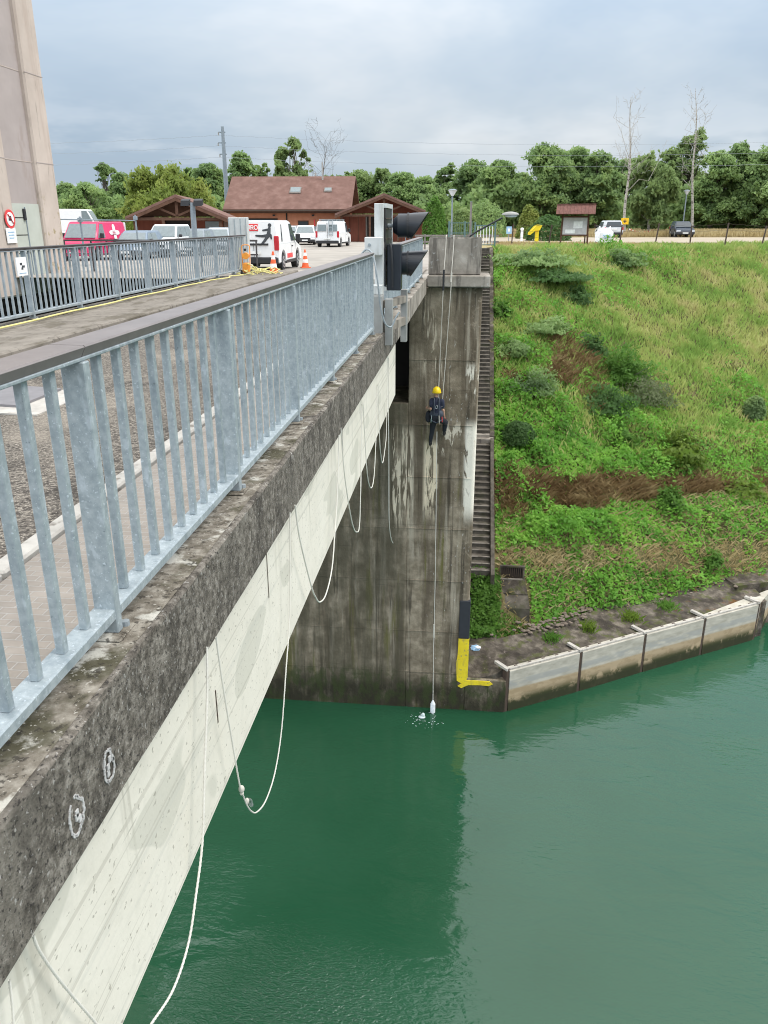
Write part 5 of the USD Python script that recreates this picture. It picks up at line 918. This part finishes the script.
# notice board
q = gp(573.5, None, 57); nb = thing('notice_board', 'wooden notice board with a small red tiled roof and a faded panel', 'notice board', tuple(q), math.degrees(AZ) - 14)
for x in (-.86, .86): part('post', bar((x * 1.04, .0, 0), (x * .98, 0, 2.1), .12), 'dark_timber', nb)
part('panel', bx(-.80, .80, -.04, .04, .62, 1.72), 'poster', nb); part('frame', cat([bx(-.86, .86, -.06, -.0, .54, .63), bx(-.86, .86, -.06, .0, 1.71, 1.81)]), 'dark_timber', nb)
for k, (x, z, a_, b_) in enumerate(((-.4, 1.55, .25, .3), (.2, 1.5, .3, .22), (.45, 1.1, .2, .2), (-.3, 1.08, .32, .12))): part('notice', bx(x - a_, x + a_, -.046, -.04, z - b_ - .25, z + b_ - .25), 'white_print' if k % 2 else 'poster', nb)
for s in (-1, 1):
    for r_ in range(5):
        for cidx in range(11):
            x = -1.28 + cidx * .234; y0_, y1_ = s * (.72 - .15 * r_), s * (.72 - .15 * (r_ + 1) - .03); z0_, z1_ = 1.93 + .12 * r_, 1.93 + .12 * (r_ + 1) + .03
            part('roof_tile', quadplate(*([(x, y0_, z0_), (x + .225, y0_, z0_), (x + .225, y1_, z1_), (x, y1_, z1_)][::(1 if s < 0 else -1)]), .015 + .004 * ((cidx * 7 + r_ * 3) % 3)), 'board_roof', nb)
part('gable_board', prism([(-.7, 1.9), (.7, 1.9), (0, 2.5)], .05, 'x', -1.22), 'dark_timber', nb); part('gable_board', prism([(-.7, 1.9), (.7, 1.9), (0, 2.5)], .05, 'x', 1.17), 'dark_timber', nb)
q = gp(603.5, None, 60.5); t = thing('builders_bag', 'big white builders bag standing in front of the white hatchback', 'bag', tuple(q), 12)
m_ = m3.Manifold.hull_points(np.array([(x, y, z) for x in (-.50, .50) for y in (-.45, .45) for z in (0.02, .72)] + [(x * .55, y * .5, 1.02) for x in (-.5, .35) for y in (-.4, .45)])).refine(8); me = m_.to_mesh(); v = np.array(me.vert_properties[:, :3], float); v += (np.stack([meshkit.fbm(v * 4, 3, s) for s in range(3)], 1) - .5) * .09
part('bag', (v, np.array(me.tri_verts)), 'white_bag', t, True)
for x in (-.4, .38): part('handle', tube(curve([(x, -.3, .75), (x - .05, -.2, 1.05), (x + .05, .1, 1.12), (x, .3, .8)], 5), .03, 6), 'white_bag', t, True)
for k, wd in enumerate((.28, .22)): part('print', bx(-wd, wd, -.53, -.50, .48 - .14 * k, .54 - .14 * k), 'blue_print', t)
fe = thing('wire_fence', 'row of thin dark posts with wire along the top of the grassy bank', 'fence', tuple(gp(640, None, 59)), world=True)
fpx = [(511.5, 57.5), (548.5, 57.5), (584.5, 58), (619.5, 58.5), (655, 58.5), (690, 59), (725, 59.5), (762, 60), (800, 60.5)]; tops = []
for i, (px, d) in enumerate(fpx):
    q = gp(px, None, d); tp = q + [.10 * math.sin(i * 2.1) + .06, 0, 1.28 + .12 * math.sin(i * 3.3)]; part('post', bar(q - [0, 0, .2], tp, .085), 'rust', fe); tops.append((q, tp))
for h_ in (.35, .65, .95):
    part('wire', tube([a + (b - a) * h_ for a, b in tops], .007, 4), 'rust', fe)
for i, (px, d, wd, hh) in enumerate(((640, 92, 1.5, .5), (661, 94, 1.3, .45), (712, 95, 1.6, .55), (748, 96, 1.9, .25), (700, 98, .9, .35))):
    q = gp(px, None, d); v, f = sph((0, 0, 0), 1, (wd / 2, .5, hh), 2); v = v + (meshkit.fbm(v * 2.2 + i, 3) - .5)[:, None] * .35; v[:, 2] = np.maximum(v[:, 2], -.1)
    t = thing('boulder', ('grey boulder left of the pale rubble near the birch', 'pale rubble heap left of the dark blue hatchback', 'rounded boulder right of the dark blue hatchback', 'long low kerb block near the right edge of the picture', 'small flat boulder behind the dark blue hatchback')[i], 'boulder', tuple(q), 0); part('stone', (v, f), 'boulder_grey', t, 50)
q0 = gp(622, None, 86); bt = thing('barrier_tape', 'red and white barrier tape strung low beyond the white hatchback', 'tape', tuple(q0), world=True); a, b = gp(628, None, 88) + [0, 0, .75], gp(652, None, 90) + [0, 0, .62]
for k in range(14): u0, u1 = k / 14, (k + 1) / 14; pa, pb = a + (b - a) * u0, a + (b - a) * u1; sg_ = [0, 0, -.25 * 4 * u0 * (1 - u0)], [0, 0, -.25 * 4 * u1 * (1 - u1)]; part('stripe', bar(pa + sg_[0], pb + sg_[1], .02, .10), 'red_print' if k % 2 else 'white_print', bt)
for e in (a, b): part('stake', bar([e[0], e[1], -1.45], e + [0, 0, .1], .05), 'grey_timber', bt)
tb_ = thing('trash_bag', 'crumpled pale blue plastic bag lying at the foot of the abutment corner', 'bag', (.72, 25.25, -14.42), 0)
m_ = m3.Manifold.sphere(.22, 24).to_mesh(); v = np.array(m_.vert_properties[:, :3], float); v = v * [.85, .6, .5] * (1 + .9 * (meshkit.fbm(v * 9, 3) - .5))[:, None]; part('plastic', (v, np.array(m_.tri_verts)), 'blue_print', tb_, 20); v2, f2 = sph((.09, -.04, .06), .08, (1.4, 1, .7)); v2 = v2 * (1 + .4 * (meshkit.fbm(v2 * 14, 3) - .5))[:, None]; part('plastic', (v2, f2), 'white_bag', tb_, 20)
# ------------------------------------------------------------------ trees
def leaves(c, nrm, size, rg, asp=.55, droop=0.0, spread=.75):
    """one bent-free quad per leaf clump at the points c, facing about nrm"""
    n = len(c); d = rg.standard_normal((n, 3)); nn = nrm + spread * d; nn /= np.linalg.norm(nn, axis=1, keepdims=True) + 1e-9
    a = np.cross(nn, rg.standard_normal((n, 3))); a[:, 2] -= droop; a /= np.linalg.norm(a, axis=1, keepdims=True) + 1e-9; b = np.cross(nn, a); b /= np.linalg.norm(b, axis=1, keepdims=True) + 1e-9
    s = size * (.6 + .8 * rg.random(n))[:, None]
    v = np.stack([c - a * s, c + b * s * asp - a * s * .1, c + a * s, c - b * s * asp + a * s * .1], 1).reshape(-1, 3); k = np.arange(n)[:, None] * 4
    return v, np.vstack([k + [0, 1, 2], k + [0, 2, 3]])
def limb(a, b, r0, r1, rg, bend=.08, n=6):
    a, b = np.asarray(a, float), np.asarray(b, float); t = np.linspace(0, 1, n)[:, None]; L = np.linalg.norm(b - a)
    p = a + (b - a) * t + (rg.standard_normal((n, 3)) * L * bend * .35) * np.sin(t * np.pi) ; return tube(p, np.linspace(r0, r1, n), 6)
def tree_meshes(H, W, shape, seed, nleaf=19000, size=.20, low=.06):
    """unit trees: H tall, W wide. shape: dense, airy, column, weeping"""
    rg = np.random.default_rng(seed); blobs = []
    nb = {'dense': 150, 'airy': 95, 'column': 85, 'weeping': 90}[shape]
    for i in range(nb):
        t = rg.random() ** .85; z = H * (low + (1 - low) * (.06 + .9 * t))
        prof_ = {'dense': (max(0.0, 1 - abs(2 * ((z / H - .42) / 1.1)) ** 2.4)) ** .6, 'airy': (max(0.0, 1 - abs(2 * ((z / H - .55) / 1.05)) ** 2.2)) ** .6, 'column': .55 + .45 * math.sin(math.pi * min(1, z / H * 1.05)), 'weeping': (max(0.0, 1 - abs(2 * ((z / H - .45) / 1.12)) ** 2.6)) ** .6}[shape]
        a = rg.random() * 6.283; q = W / 2 * max(.12, prof_) * math.sqrt(rg.random()) * .80
        r = W * (.045 + .095 * rg.random() ** 1.8) * {'dense': 1.2, 'airy': .92, 'column': 1.25, 'weeping': 1.05}[shape] * (1.0 - .35 * t)
        blobs.append((np.array([q * math.cos(a), q * math.sin(a), min(z, H - r * .7)]), r))
    vol = np.array([b[1] ** 2 for b in blobs]); pick = rg.choice(len(blobs), nleaf, p=vol / vol.sum())
    C0 = np.array([b[0] for b in blobs])[pick]; R0 = np.array([b[1] for b in blobs])[pick]
    d = rg.standard_normal((nleaf, 3)); d /= np.linalg.norm(d, axis=1, keepdims=True); d[:, 2] = np.where(d[:, 2] < -.35, -d[:, 2], d[:, 2])
    rad = R0 * (.2 + 1.3 * rg.random(nleaf) ** .9) * (.6 + .8 * meshkit.noise((C0 + d * R0[:, None]) * 1.9, seed))
    p = C0 + d * rad[:, None] * [1, 1, .85]
    if shape == 'weeping': p[:, 2] -= R0 * .9 * rg.random(nleaf) ** 2
    g_ = meshkit.fbm(p * (2.6 / W) + seed * 3.1, 3, seed + 40); k_ = g_ > (.40 if shape != 'airy' else .47); p, d = p[k_], d[k_]
    p[:, 2] = np.maximum(p[:, 2], .15)
    crown = leaves(p, d + [0, 0, .5], size, rg, .55, .8 if shape == 'weeping' else 0, 1.3)
    tr = [limb((0, 0, -.3), (rg.normal() * .2, rg.normal() * .2, H * .9), H * .018, .03, rg)]
    for b in blobs[:: 3]: tr.append(limb((0, 0, max(.6, b[0][2] * .55)), b[0], H * .006, .02, rg))
    return crown, cat(tr)
TP = {}
def tree(name, label, px, d, top, wpx, shape, leaf, seed, bark='bark_dark', low=.06, nleaf=30000, size=.20, group=None):
    q = gp(px, None, d); tp = atD(px, top, d); H = max(2.0, tp[2] - q[2]); W = wpx * 1.28 * d / 841
    t = thing(name, label, 'tree', tuple(q), (seed * 77) % 360, group)
    cr, tk = tree_meshes(H, W, shape, seed, nleaf, size, low)
    part('trunk', tk, bark, t); part('crown', cr, leaf, t); return t
G = 'trees along the edge of the grounds'
tree('leafy_tree', 'dark green tree just right of the tower at the left end of the tree line', 70, 118, 184, 34, 'dense', 'leaf_dark', 1)
tree('leafy_tree', 'low rounded green tree behind the pink van', 92, 112, 186, 44, 'dense', 'leaf_mid', 2)
tree('leafy_tree', 'taller airy tree with an open crown standing above the pink van', 111, 122, 164, 26, 'airy', 'leaf_dark', 3, low=.3)
tree('leafy_tree', 'dark rounded tree between the airy tree and the pale willow', 131, 118, 176, 40, 'dense', 'leaf_dark', 4)
tree('pale_willow', 'broad yellow green willow like tree behind the timber shelter', 168, 92, 167, 78, 'weeping', 'leaf_pale', 5, nleaf=22000)
tree('leafy_tree', 'dark tree peeping out behind the right side of the pale willow', 192, 125, 168, 34, 'dense', 'leaf_mid', 55)
tree('leafy_tree', 'dense dark tree directly left of the utility pole', 213, 118, 163, 38, 'dense', 'leaf_dark', 6)
tree('leafy_tree', 'upright tree directly right of the utility pole above the brick roof', 245, 122, 154, 34, 'dense', 'leaf_mid', 7)
tree('leafy_tree', 'smaller pointed tree above the left part of the brick roof', 264, 124, 162, 24, 'airy', 'leaf_dark', 8)
tree('tall_birch', 'tall pale feathery tree rising behind the ridge of the brick building', 296, 115, 138, 36, 'weeping', 'leaf_olive', 9, low=.3)
tree('leafy_tree', 'low pale tree right of the chimney flues behind the brick building', 338, 122, 172, 34, 'airy', 'leaf_olive', 10)
rl = [(362, 128, 172, 40, 'dense', 'leaf_olive', 'pale green tree just right of the brick gable'), (384, 126, 170, 34, 'airy', 'leaf_olive', 'pale rounded tree above the ridge of the pavilion roof'), (402, 120, 174, 36, 'dense', 'leaf_mid', 'bright mid green tree above the right slope of the pavilion roof'), (424, 118, 178, 36, 'dense', 'leaf_mid', 'low wide green tree left of the cup lantern lamp post'),
      (444, 126, 162, 21, 'column', 'leaf_dark', 'narrow dark columnar tree directly behind the cup lantern lamp post'), (472, 120, 163, 40, 'dense', 'leaf_dark', 'dark tree right of the cup lantern lamp post'), (496, 116, 162, 40, 'dense', 'leaf_mid', 'rounded tree above the parapet lamp head'), (518, 118, 176, 34, 'dense', 'leaf_dark', 'lower dark tree above the yellow slide'),
      (542, 112, 146, 48, 'dense', 'leaf_dark', 'tall dark dense tree directly left of the notice board roof'), (570, 116, 147, 40, 'dense', 'leaf_mid', 'tall mid green tree directly above the notice board'), (594, 112, 151, 38, 'dense', 'leaf_dark', 'tall dark tree between the notice board and the left bare birch'), (622, 124, 160, 34, 'dense', 'leaf_mid', 'mid green tree right behind the trunk of the left bare birch'),
      (648, 92, 150, 40, 'weeping', 'leaf_olive', 'pale drooping birch in leaf between the two bare birches'), (682, 118, 126, 30, 'dense', 'leaf_olive', 'tallest leafy tree behind the right bare birch'), (664, 120, 150, 32, 'dense', 'leaf_olive', 'olive green tree left of the right bare birch'), (709, 112, 153, 40, 'dense', 'leaf_mid', 'mid green tree just right of the right bare birch'),
      (734, 114, 141, 42, 'dense', 'leaf_dark', 'tall dark tree near the right edge of the picture'), (764, 108, 146, 44, 'dense', 'leaf_mid', 'broad green tree at the right edge of the picture'), (795, 112, 150, 50, 'dense', 'leaf_dark', 'dark tree cut by the right edge of the picture')]
for i, (px, d, top, w_, sh, lf_, lb) in enumerate(rl): tree('leafy_tree', lb, px, d, top, w_ * 1.12, sh, lf_, 20 + i, bark='bark_birch' if 'birch in leaf' in lb else 'bark_dark')
def bare(label, px, d, top, seed, lean, name='bare_birch', bark='bark_birch', spread=.20):
    rg = np.random.default_rng(seed); q = gp(px, None, d); tp = atD(px + lean, top, d); H = tp[2] - q[2]; t = thing(name, label, 'tree', tuple(q), 0); dx = (tp - q)[0]
    tz = np.linspace(0, 1, 14); path = np.stack([dx * tz ** 1.3 + .12 * np.sin(tz * 9 + seed), .1 * np.sin(tz * 7), H * tz], 1); part('trunk', tube(path, np.linspace(.17, .02, 14), 9), bark, t, True); tw = []
    for k in range(20):
        u = .32 + .64 * rg.random(); b0 = np.array([np.interp(u, tz, path[:, j]) for j in range(3)]); a = rg.random() * 6.28; L = H * spread * (1.25 - u) * (.6 + .8 * rg.random()); e = b0 + [L * math.cos(a), L * math.sin(a), L * (1.0 + 1.1 * rg.random())]
        tw.append(limb(b0, e, .034 * (1.25 - u), .009, rg, .3))
        for s in range(5): w_ = .3 + .65 * rg.random(); c0 = b0 + (e - b0) * w_; a2 = a + rg.normal() * .9; l2 = L * .45 * rg.random() + .2; tw.append(limb(c0, c0 + [l2 * math.cos(a2), l2 * math.sin(a2), l2 * rg.uniform(.1, 1.1)], .011, .006, rg, .3, 4))
    part('branch', cat(tw), bark if name == 'bare_birch' else 'bark_dark', t); return q
qb = bare('bare white birch trunk with few twigs left, yellow sign on its trunk', 624, 88, 97, 3, 8, spread=.24); bare('taller bare white birch beside the right lamp post', 690, 92, 88, 7, 6, spread=.20)
bare('leafless dead tree with fine twigs behind the brick roof', 322, 112, 146, 11, 4, name='dead_tree', bark='bark_dark', spread=.42)
t = thing('trunk_sign', 'small yellow sign fixed to the trunk of the left bare birch', 'sign', tuple(qb + [-.1, -.35, 1.2]), 0); part('plate', bx(-.42, .36, -.03, 0, .0, .62), 'sign_yellow', t); part('symbol', cat([bx(-.2, .14, -.036, -.03, .26, .36), bx(-.08, .02, -.036, -.03, .14, .48)]), 'black_print', t)
def shrub_mesh(w, h, n, size, seed, up=.4, spiky=0.0, dome=False):
    rg = np.random.default_rng(seed); d = rg.standard_normal((n, 3)); d /= np.linalg.norm(d, axis=1, keepdims=True); d[:, 2] = np.abs(d[:, 2]); r = (.25 + .80 * rg.random(n) ** .6) * (.45 + 1.1 * meshkit.noise(d * 2.4 + seed, seed))
    if dome: r = (.84 + .16 * rg.random(n)) * (.9 + .2 * meshkit.noise(d * 3 + seed, seed))
    p = d * r[:, None] * [w / 2, w / 2, h]; return leaves(p, d + [0, 0, up], size, rg, .5, -spiky)
def shrub(name, label, px, py, w, h, leaf, seed, n=1600, size=.10, loc=None, spiky=0.0):
    """rooted on the bank under the picture point, or at loc"""
    if loc is None:
        lo, hi = 15.0, 80.0; dr = ray(px, py)
        for _ in range(40):
            m_ = (lo + hi) / 2; p = dr * m_
            if p[2] > float(bank_z(p[0], p[1])): lo = m_
            else: hi = m_
        loc = dr * lo
    t = thing(name, label, 'shrub', tuple(loc - np.array([0, 0, .08])), 0); part('foliage', shrub_mesh(w, h, n, size, seed, spiky=spiky, dome=name in ('dome_bush', 'round_bush')), leaf, t)
    rg = np.random.default_rng(seed); part('stem', cat([limb((0, 0, -.1), (rg.normal() * w * .2, rg.normal() * w * .2, h * .6), .025, .008, rg) for _ in range(5)]), 'bark_dark', t)
# bushes behind the parapet and by the well
for nm, lb, px, d, w_, h_, lf_, sd in (('round_bush', 'yellow flecked bush behind the parapet lamp head', 528, 76, 2.2, 2.9, 'leaf_pale', 41), ('round_bush', 'grey green round bush beside the stone well', 548, 68, 3.6, 2.0, 'leaf_blue', 42), ('round_bush', 'bright green bush behind the arm of the parapet lamp', 483, 84, 5.0, 3.6, 'leaf_mid', 43), ('round_bush', 'round hedge bush between the lamp post and the slim post', 463, 82, 3.0, 3.2, 'leaf_olive', 44), ('round_bush', 'leafy bush at the right corner of the pavilion', 434, 78, 2.4, 4.2, 'leaf_bright', 45)): shrub(nm, lb, 0, 0, w_, h_, lf_, sd, 2600, .13, loc=gp(px, None, d))
# shrubs on the bank (picture point of the root)
for nm, lb, px, py, w_, h_, lf_, sd, n_, sz, sk_ in (
    ('dome_bush', 'dense dark dome shaped bush beside the landing of the staircase', 517, 439, 1.75, .95, 'leaf_blue', 1, 6500, .055, 0), ('round_bush', 'small dark round bush on the slope near the right edge', 753, 415, 1.25, 1.1, 'leaf_dark', 2, 2200, .09, 0),
    ('leafy_shrub', 'big bright green shrub in the middle of the slope', 622, 378, 2.6, 1.5, 'leaf_bright', 3, 3800, .09, .5), ('leafy_shrub', 'grey purple flowering clump right of the big bright shrub', 646, 400, 3.0, 1.2, 'leaf_purple', 4, 3000, .07, .9), ('leafy_shrub', 'blue green spiky clump left of the flowering clump', 607, 410, 2.3, 1.2, 'leaf_blue', 5, 2400, .09, .9),
    ('leafy_shrub', 'lime green leafy bush right of centre low on the slope', 676, 460, 2.4, 1.3, 'leaf_lime', 6, 2800, .12, 0), ('leafy_shrub', 'dark broad leaved patch high on the slope below the fence', 624, 264, 2.3, .9, 'leaf_dark', 7, 2000, .11, 0), ('ivy_patch', 'long dark ivy patch below the gate at the top of the slope', 530, 262, 5.2, .75, 'leaf_mid', 8, 3600, .12, 0), ('ivy_patch', 'second dark ivy patch spilling lower beside the first', 556, 278, 4.4, .6, 'leaf_blue', 9, 3000, .12, 0),
    ('leafy_shrub', 'dark green tuft under the ivy patch', 578, 302, 1.7, .9, 'leaf_blue', 10, 1600, .10, 0), ('leafy_shrub', 'rounded blue green plant left of the bright shrub', 592, 352, 1.6, .9, 'leaf_blue', 11, 1500, .10, 0), ('leafy_shrub', 'dark thorny clump over brown stems on the left of the slope', 532, 390, 2.5, 1.1, 'leaf_dark', 12, 2400, .08, .6), ('leafy_shrub', 'green bush growing among the brown brambles', 668, 506, 1.3, .8, 'leaf_bright', 13, 1500, .09, 0),
    ('leafy_shrub', 'low green plant right of the dome bush', 622, 440, 1.5, .6, 'leaf_bright', 14, 1200, .09, 0), ('leafy_shrub', 'pale green sprawling vine at the right among brambles', 738, 492, 2.2, .6, 'leaf_lime', 15, 1300, .10, 0), ('leafy_shrub', 'small green plant on the dry strip above the quay', 712, 562, .9, .5, 'leaf_bright', 16, 700, .08, 0), ('leafy_shrub', 'overhanging green branch reaching over the stairs', 500, 318, 1.3, 1.0, 'leaf_bright', 17, 1300, .11, 0),
    ('leafy_shrub', 'dark green clump on the slope below the ivy', 545, 330, 2.6, .8, 'leaf_mid', 18, 1900, .10, 0), ('leafy_shrub', 'green clump near the stair halfway up', 512, 352, 2.0, .8, 'leaf_mid', 19, 1700, .10, 0)): shrub(nm, lb, px, py, w_, h_, lf_, sd, n_, sz, spiky=sk_)

# ------------------------------------------------------------------ ground cover, one object each
def scatter(n, seed, x0, x1, n0, n1):
    rg = np.random.default_rng(seed); x = x0 + (x1 - x0) * rg.random(n) ** 1.15; nn = n0 + (n1 - n0) * rg.random(n); return x, nn, bank_y(x, nn), rg
def nz(x, y, s, seed): return meshkit.fbm(np.stack([x * s, y * s, 0 * x], -1), 4, seed)
def blades(x, y, z, h, w, rg, lean=.35):
    n = len(x); a = rg.random(n) * 6.283; l = h * lean * (.3 + rg.random(n)); dx, dy = np.cos(a), np.sin(a); b = rg.random(n) * 6.283; wx, wy = np.cos(b) * w, np.sin(b) * w; s = .02
    v = np.stack([np.stack([x - wx, y - wy, z - s], 1), np.stack([x + wx, y + wy, z - s], 1), np.stack([x + dx * l * .35 + wx * .7, y + dy * l * .35 + wy * .7, z + h * .6], 1), np.stack([x + dx * l, y + dy * l, z + h], 1)], 1).reshape(-1, 3); k = np.arange(n)[:, None] * 4
    return v, np.vstack([k + [0, 1, 2], k + [0, 2, 3]])
# how green (left, low) or dry (right, high) the slope is
def greenness(x, nn, y): return np.clip(1.05 - sstep(29, 39, nn + .22 * x) * .75 - .028 * (x - 3) + (nz(x, y, .33, 5) - .5) * 1.5, 0, 1)
def brown(x, nn, y): return np.exp(-((nn - 28.1 + .135 * x) / .68) ** 2) * sstep(.28, .46, nz(x, y, .8, 21)) + .8 * np.exp(-((nn - 34.5) / 2.2) ** 2) * np.exp(-((x - 4.3) / 2.0) ** 2) * sstep(.45, .6, nz(x, y, .6, 22))
def bare_strip(nn, x, y): return np.exp(-((nn - 24.75 + .105 * x) / .48) ** 4)
x, nn, y, rg = scatter(120000, 1, 1.55, 34, 26.6, 46.6); g = greenness(x, nn, y); keep = (rg.random(len(x)) > g * .93) & (rg.random(len(x)) > .9 * brown(x, nn, y)); x, y, nn = x[keep], y[keep], nn[keep]
h = (.16 + .30 * rg.random(len(x))) * (.6 + .8 * nz(x, y, .8, 8)); tag(part('slope_grass', blades(x, y, bank_z(x, y), h, .018 + .014 * rg.random(len(x)), rg, .55), 'slope_grass'), 'long yellowing grass on the upper right of the canal bank', 'grass', None, 'stuff')
x, nn, y, rg = scatter(240000, 2, 1.5, 30, 22.5, 45.8); g = greenness(x, nn, y); keep = (rg.random(len(x)) < g) & (rg.random(len(x)) > .85 * brown(x, nn, y)) & (rg.random(len(x)) > .96 * bare_strip(nn, x, y) * sstep(.25, .45, nz(x, y, 1.1, 31))) & ~((x < 2.85) & (y < drain_top[1] + .30) & (x > 1.45) & (y > drain_low[1] - 1.0)); x, y = x[keep], y[keep]
z = bank_z(x, y); hh = .04 + (.85 - .55 * np.clip(bare_strip(bank_n(x, y) + .35, x, y), 0, 1)) * rg.random(len(x)) * np.clip(nz(x, y, .85, 12) * 2.6 - .95, .06, 1.1); up_n = np.tile([0, -.45, .9], (len(x), 1)); tag(part('green_cover', leaves(np.stack([x, y, z + hh], 1), up_n, .085, rg, .55), 'green_cover'), 'lush green nettles and low plants covering the lower bank', 'ground cover', None, 'stuff')
x, nn, y, rg = scatter(120000, 3, 1.6, 26, 26.4, 37.5); keep = rg.random(len(x)) < brown(x, nn, y); x, y = x[keep], y[keep]
tag(part('brambles', blades(x, y, bank_z(x, y), .25 + .5 * rg.random(len(x)) * nz(x, y, 1.2, 3), .016, rg, 1.1), 'bramble_brown'), 'dead brown brambles in a band across the lower slope', 'brambles', None, 'stuff')
x, nn, y, rg = scatter(30000, 4, 1.6, 26, 22.3, 27.0); keep = rg.random(len(x)) < .30 + .6 * bare_strip(nn, x, y); x, y = x[keep], y[keep]
tag(part('dry_litter', blades(x, y, bank_z(x, y), .05 + .22 * rg.random(len(x)), .014, rg, 1.5), 'dry_grass'), 'dry grass litter on the bare strip above the quay', 'grass', None, 'stuff')
# small greens by the abutment corner and tufts on the quay
rg = np.random.default_rng(6); x = 1.45 * rg.random(5200) ** .8 + .45; y = 25.7 + 2.7 * rg.random(5200); z = np.maximum(prof(bank_n(1.45 + 0 * y, y)), -14.45); keep = (x < 1.44) & (y + .8 * (nz(x, y, 1.6, 3) - .5) > 25.9 + .25 * (x - .5)); x, y, z = x[keep], y[keep], z[keep]
struct('embankment', grid(np.array([[(xx, yy, max(-14.5, float(prof(bank_n(1.45, yy))) - .03)) for xx in np.linspace(.38, 1.52, 6)] for yy in np.linspace(25.2, 28.6, 16)])), 'quay_concrete')
tag(part('corner_weeds', leaves(np.stack([x, y, z + .24 * rg.random(len(x)) ** 1.5], 1), np.tile([0, -.4, .9], (len(x), 1)), .08, rg), 'leaf_bright'), 'bright green weeds between the abutment corner and the drain block', 'ground cover', None, 'stuff')
for i, (px, py, w_, lb) in enumerate(((551, 639, .5, 'small grass tuft on the quay above the second post'), (589, 629, .6, 'yellowish grass tuft on the quay in front of the gravel patch'), (666, 607, .7, 'green weed tuft on the rusty mossy part of the quay'), (631, 619, .6, 'low green tuft near the middle of the quay'))):
    q = atZ(px, py, QT + .05); t = thing('weed_tuft', lb, 'plant', tuple(q), 0); rg = np.random.default_rng(70 + i); n_ = 160; part('leaves', blades(rg.normal(0, w_ * .3, n_), rg.normal(0, w_ * .3, n_), 0 * rg.random(n_), .10 + .22 * rg.random(n_), .016, rg, .9), ('leaf_bright', 'leaf_lime')[i % 2], t)
rg = np.random.default_rng(61); x = 1.44 + 1.4 * rg.random(2400) ** 1.6; y = drain_low[1] - 1.0 + 1.9 * rg.random(2400); k_ = (y < drain_low[1] - .12) & (rg.random(2400) < .6) | (x < 1.68); x, y = x[k_], y[k_]
tag(part('short_weeds', leaves(np.stack([x, y, bank_z(x, y) + .08 * rg.random(len(x))], 1), np.tile([0, -.4, .9], (len(x), 1)), .07, rg), 'leaf_bright'), 'short weeds growing below the drain block', 'ground cover', None, 'stuff')
# plain rubble along the back of the quay
rg = np.random.default_rng(9); rb = []
for k in range(150):
    u = 1.5 + 3.5 * rg.random() if k % 3 else rg.random() * 13; q = np.array([.9 + u * .95, np.interp(.9 + u * .95, rear[:, 0], rear[:, 1]) + rg.normal() * .3 + .05]); s = .03 + .05 * rg.random(); v, f = sph((0, 0, 0), s, (1.3, 1, .6), 1); v = v * (1 + .6 * (meshkit.noise(v * 20 + k, k)[:, None] - .5)); rb.append((v + [q[0], q[1], -14.28], f))
tag(part('rubble', cat(rb), 'dirt_stone'), 'loose brown stones along the back edge of the quay', 'rubble', None, 'stuff')
# the flat land: dry grass strips before and behind the track, undergrowth below the trees
rg = np.random.default_rng(14); n_ = 60000; px = rg.uniform(488, 790, n_); d = np.where(rg.random(n_) < .45, rg.uniform(46, 61, n_), rg.uniform(85, 108, n_)); k = (px - 384) / (F * math.cos(PIT) + 0); xx = d[:, None] * (_h + _r * (((px - 384) / 841)[:, None])); x, y = xx[:, 0], xx[:, 1]
keep = bank_n(x, y) > 46; x, y, d = x[keep], y[keep], d[keep]; h = np.where(d > 70, .25 + .55 * rg.random(len(x)), .05 + .16 * rg.random(len(x)))
tag(part('dry_grass', blades(x, y, prof(bank_n(x, y)), h, .03 + .02 * rg.random(len(x)), rg, .4), 'dry_grass'), 'dry straw coloured grass on the flat land before the trees', 'grass', None, 'stuff')
rg = np.random.default_rng(15); n_ = 52000; px = rg.uniform(-60, 860, n_); d = rg.uniform(112, 128, n_); xx = d[:, None] * (_h + _r * (((px - 384) / 841)[:, None])); hz = (1.6 + 6.2 * meshkit.fbm(np.stack([px * .035, 0 * px, 0 * px], -1), 4, 4)); zz = land_z(xx[:, 0], xx[:, 1]) + hz * rg.random(n_) ** .8
dd = np.tile(-_h + [0, 0, .5], (n_, 1)); tag(part('undergrowth', leaves(np.stack([xx[:, 0], xx[:, 1], zz], 1), dd, .38, rg), 'leaf_mid'), 'dark undergrowth closing the gaps between the tree trunks', 'undergrowth', None, 'stuff')
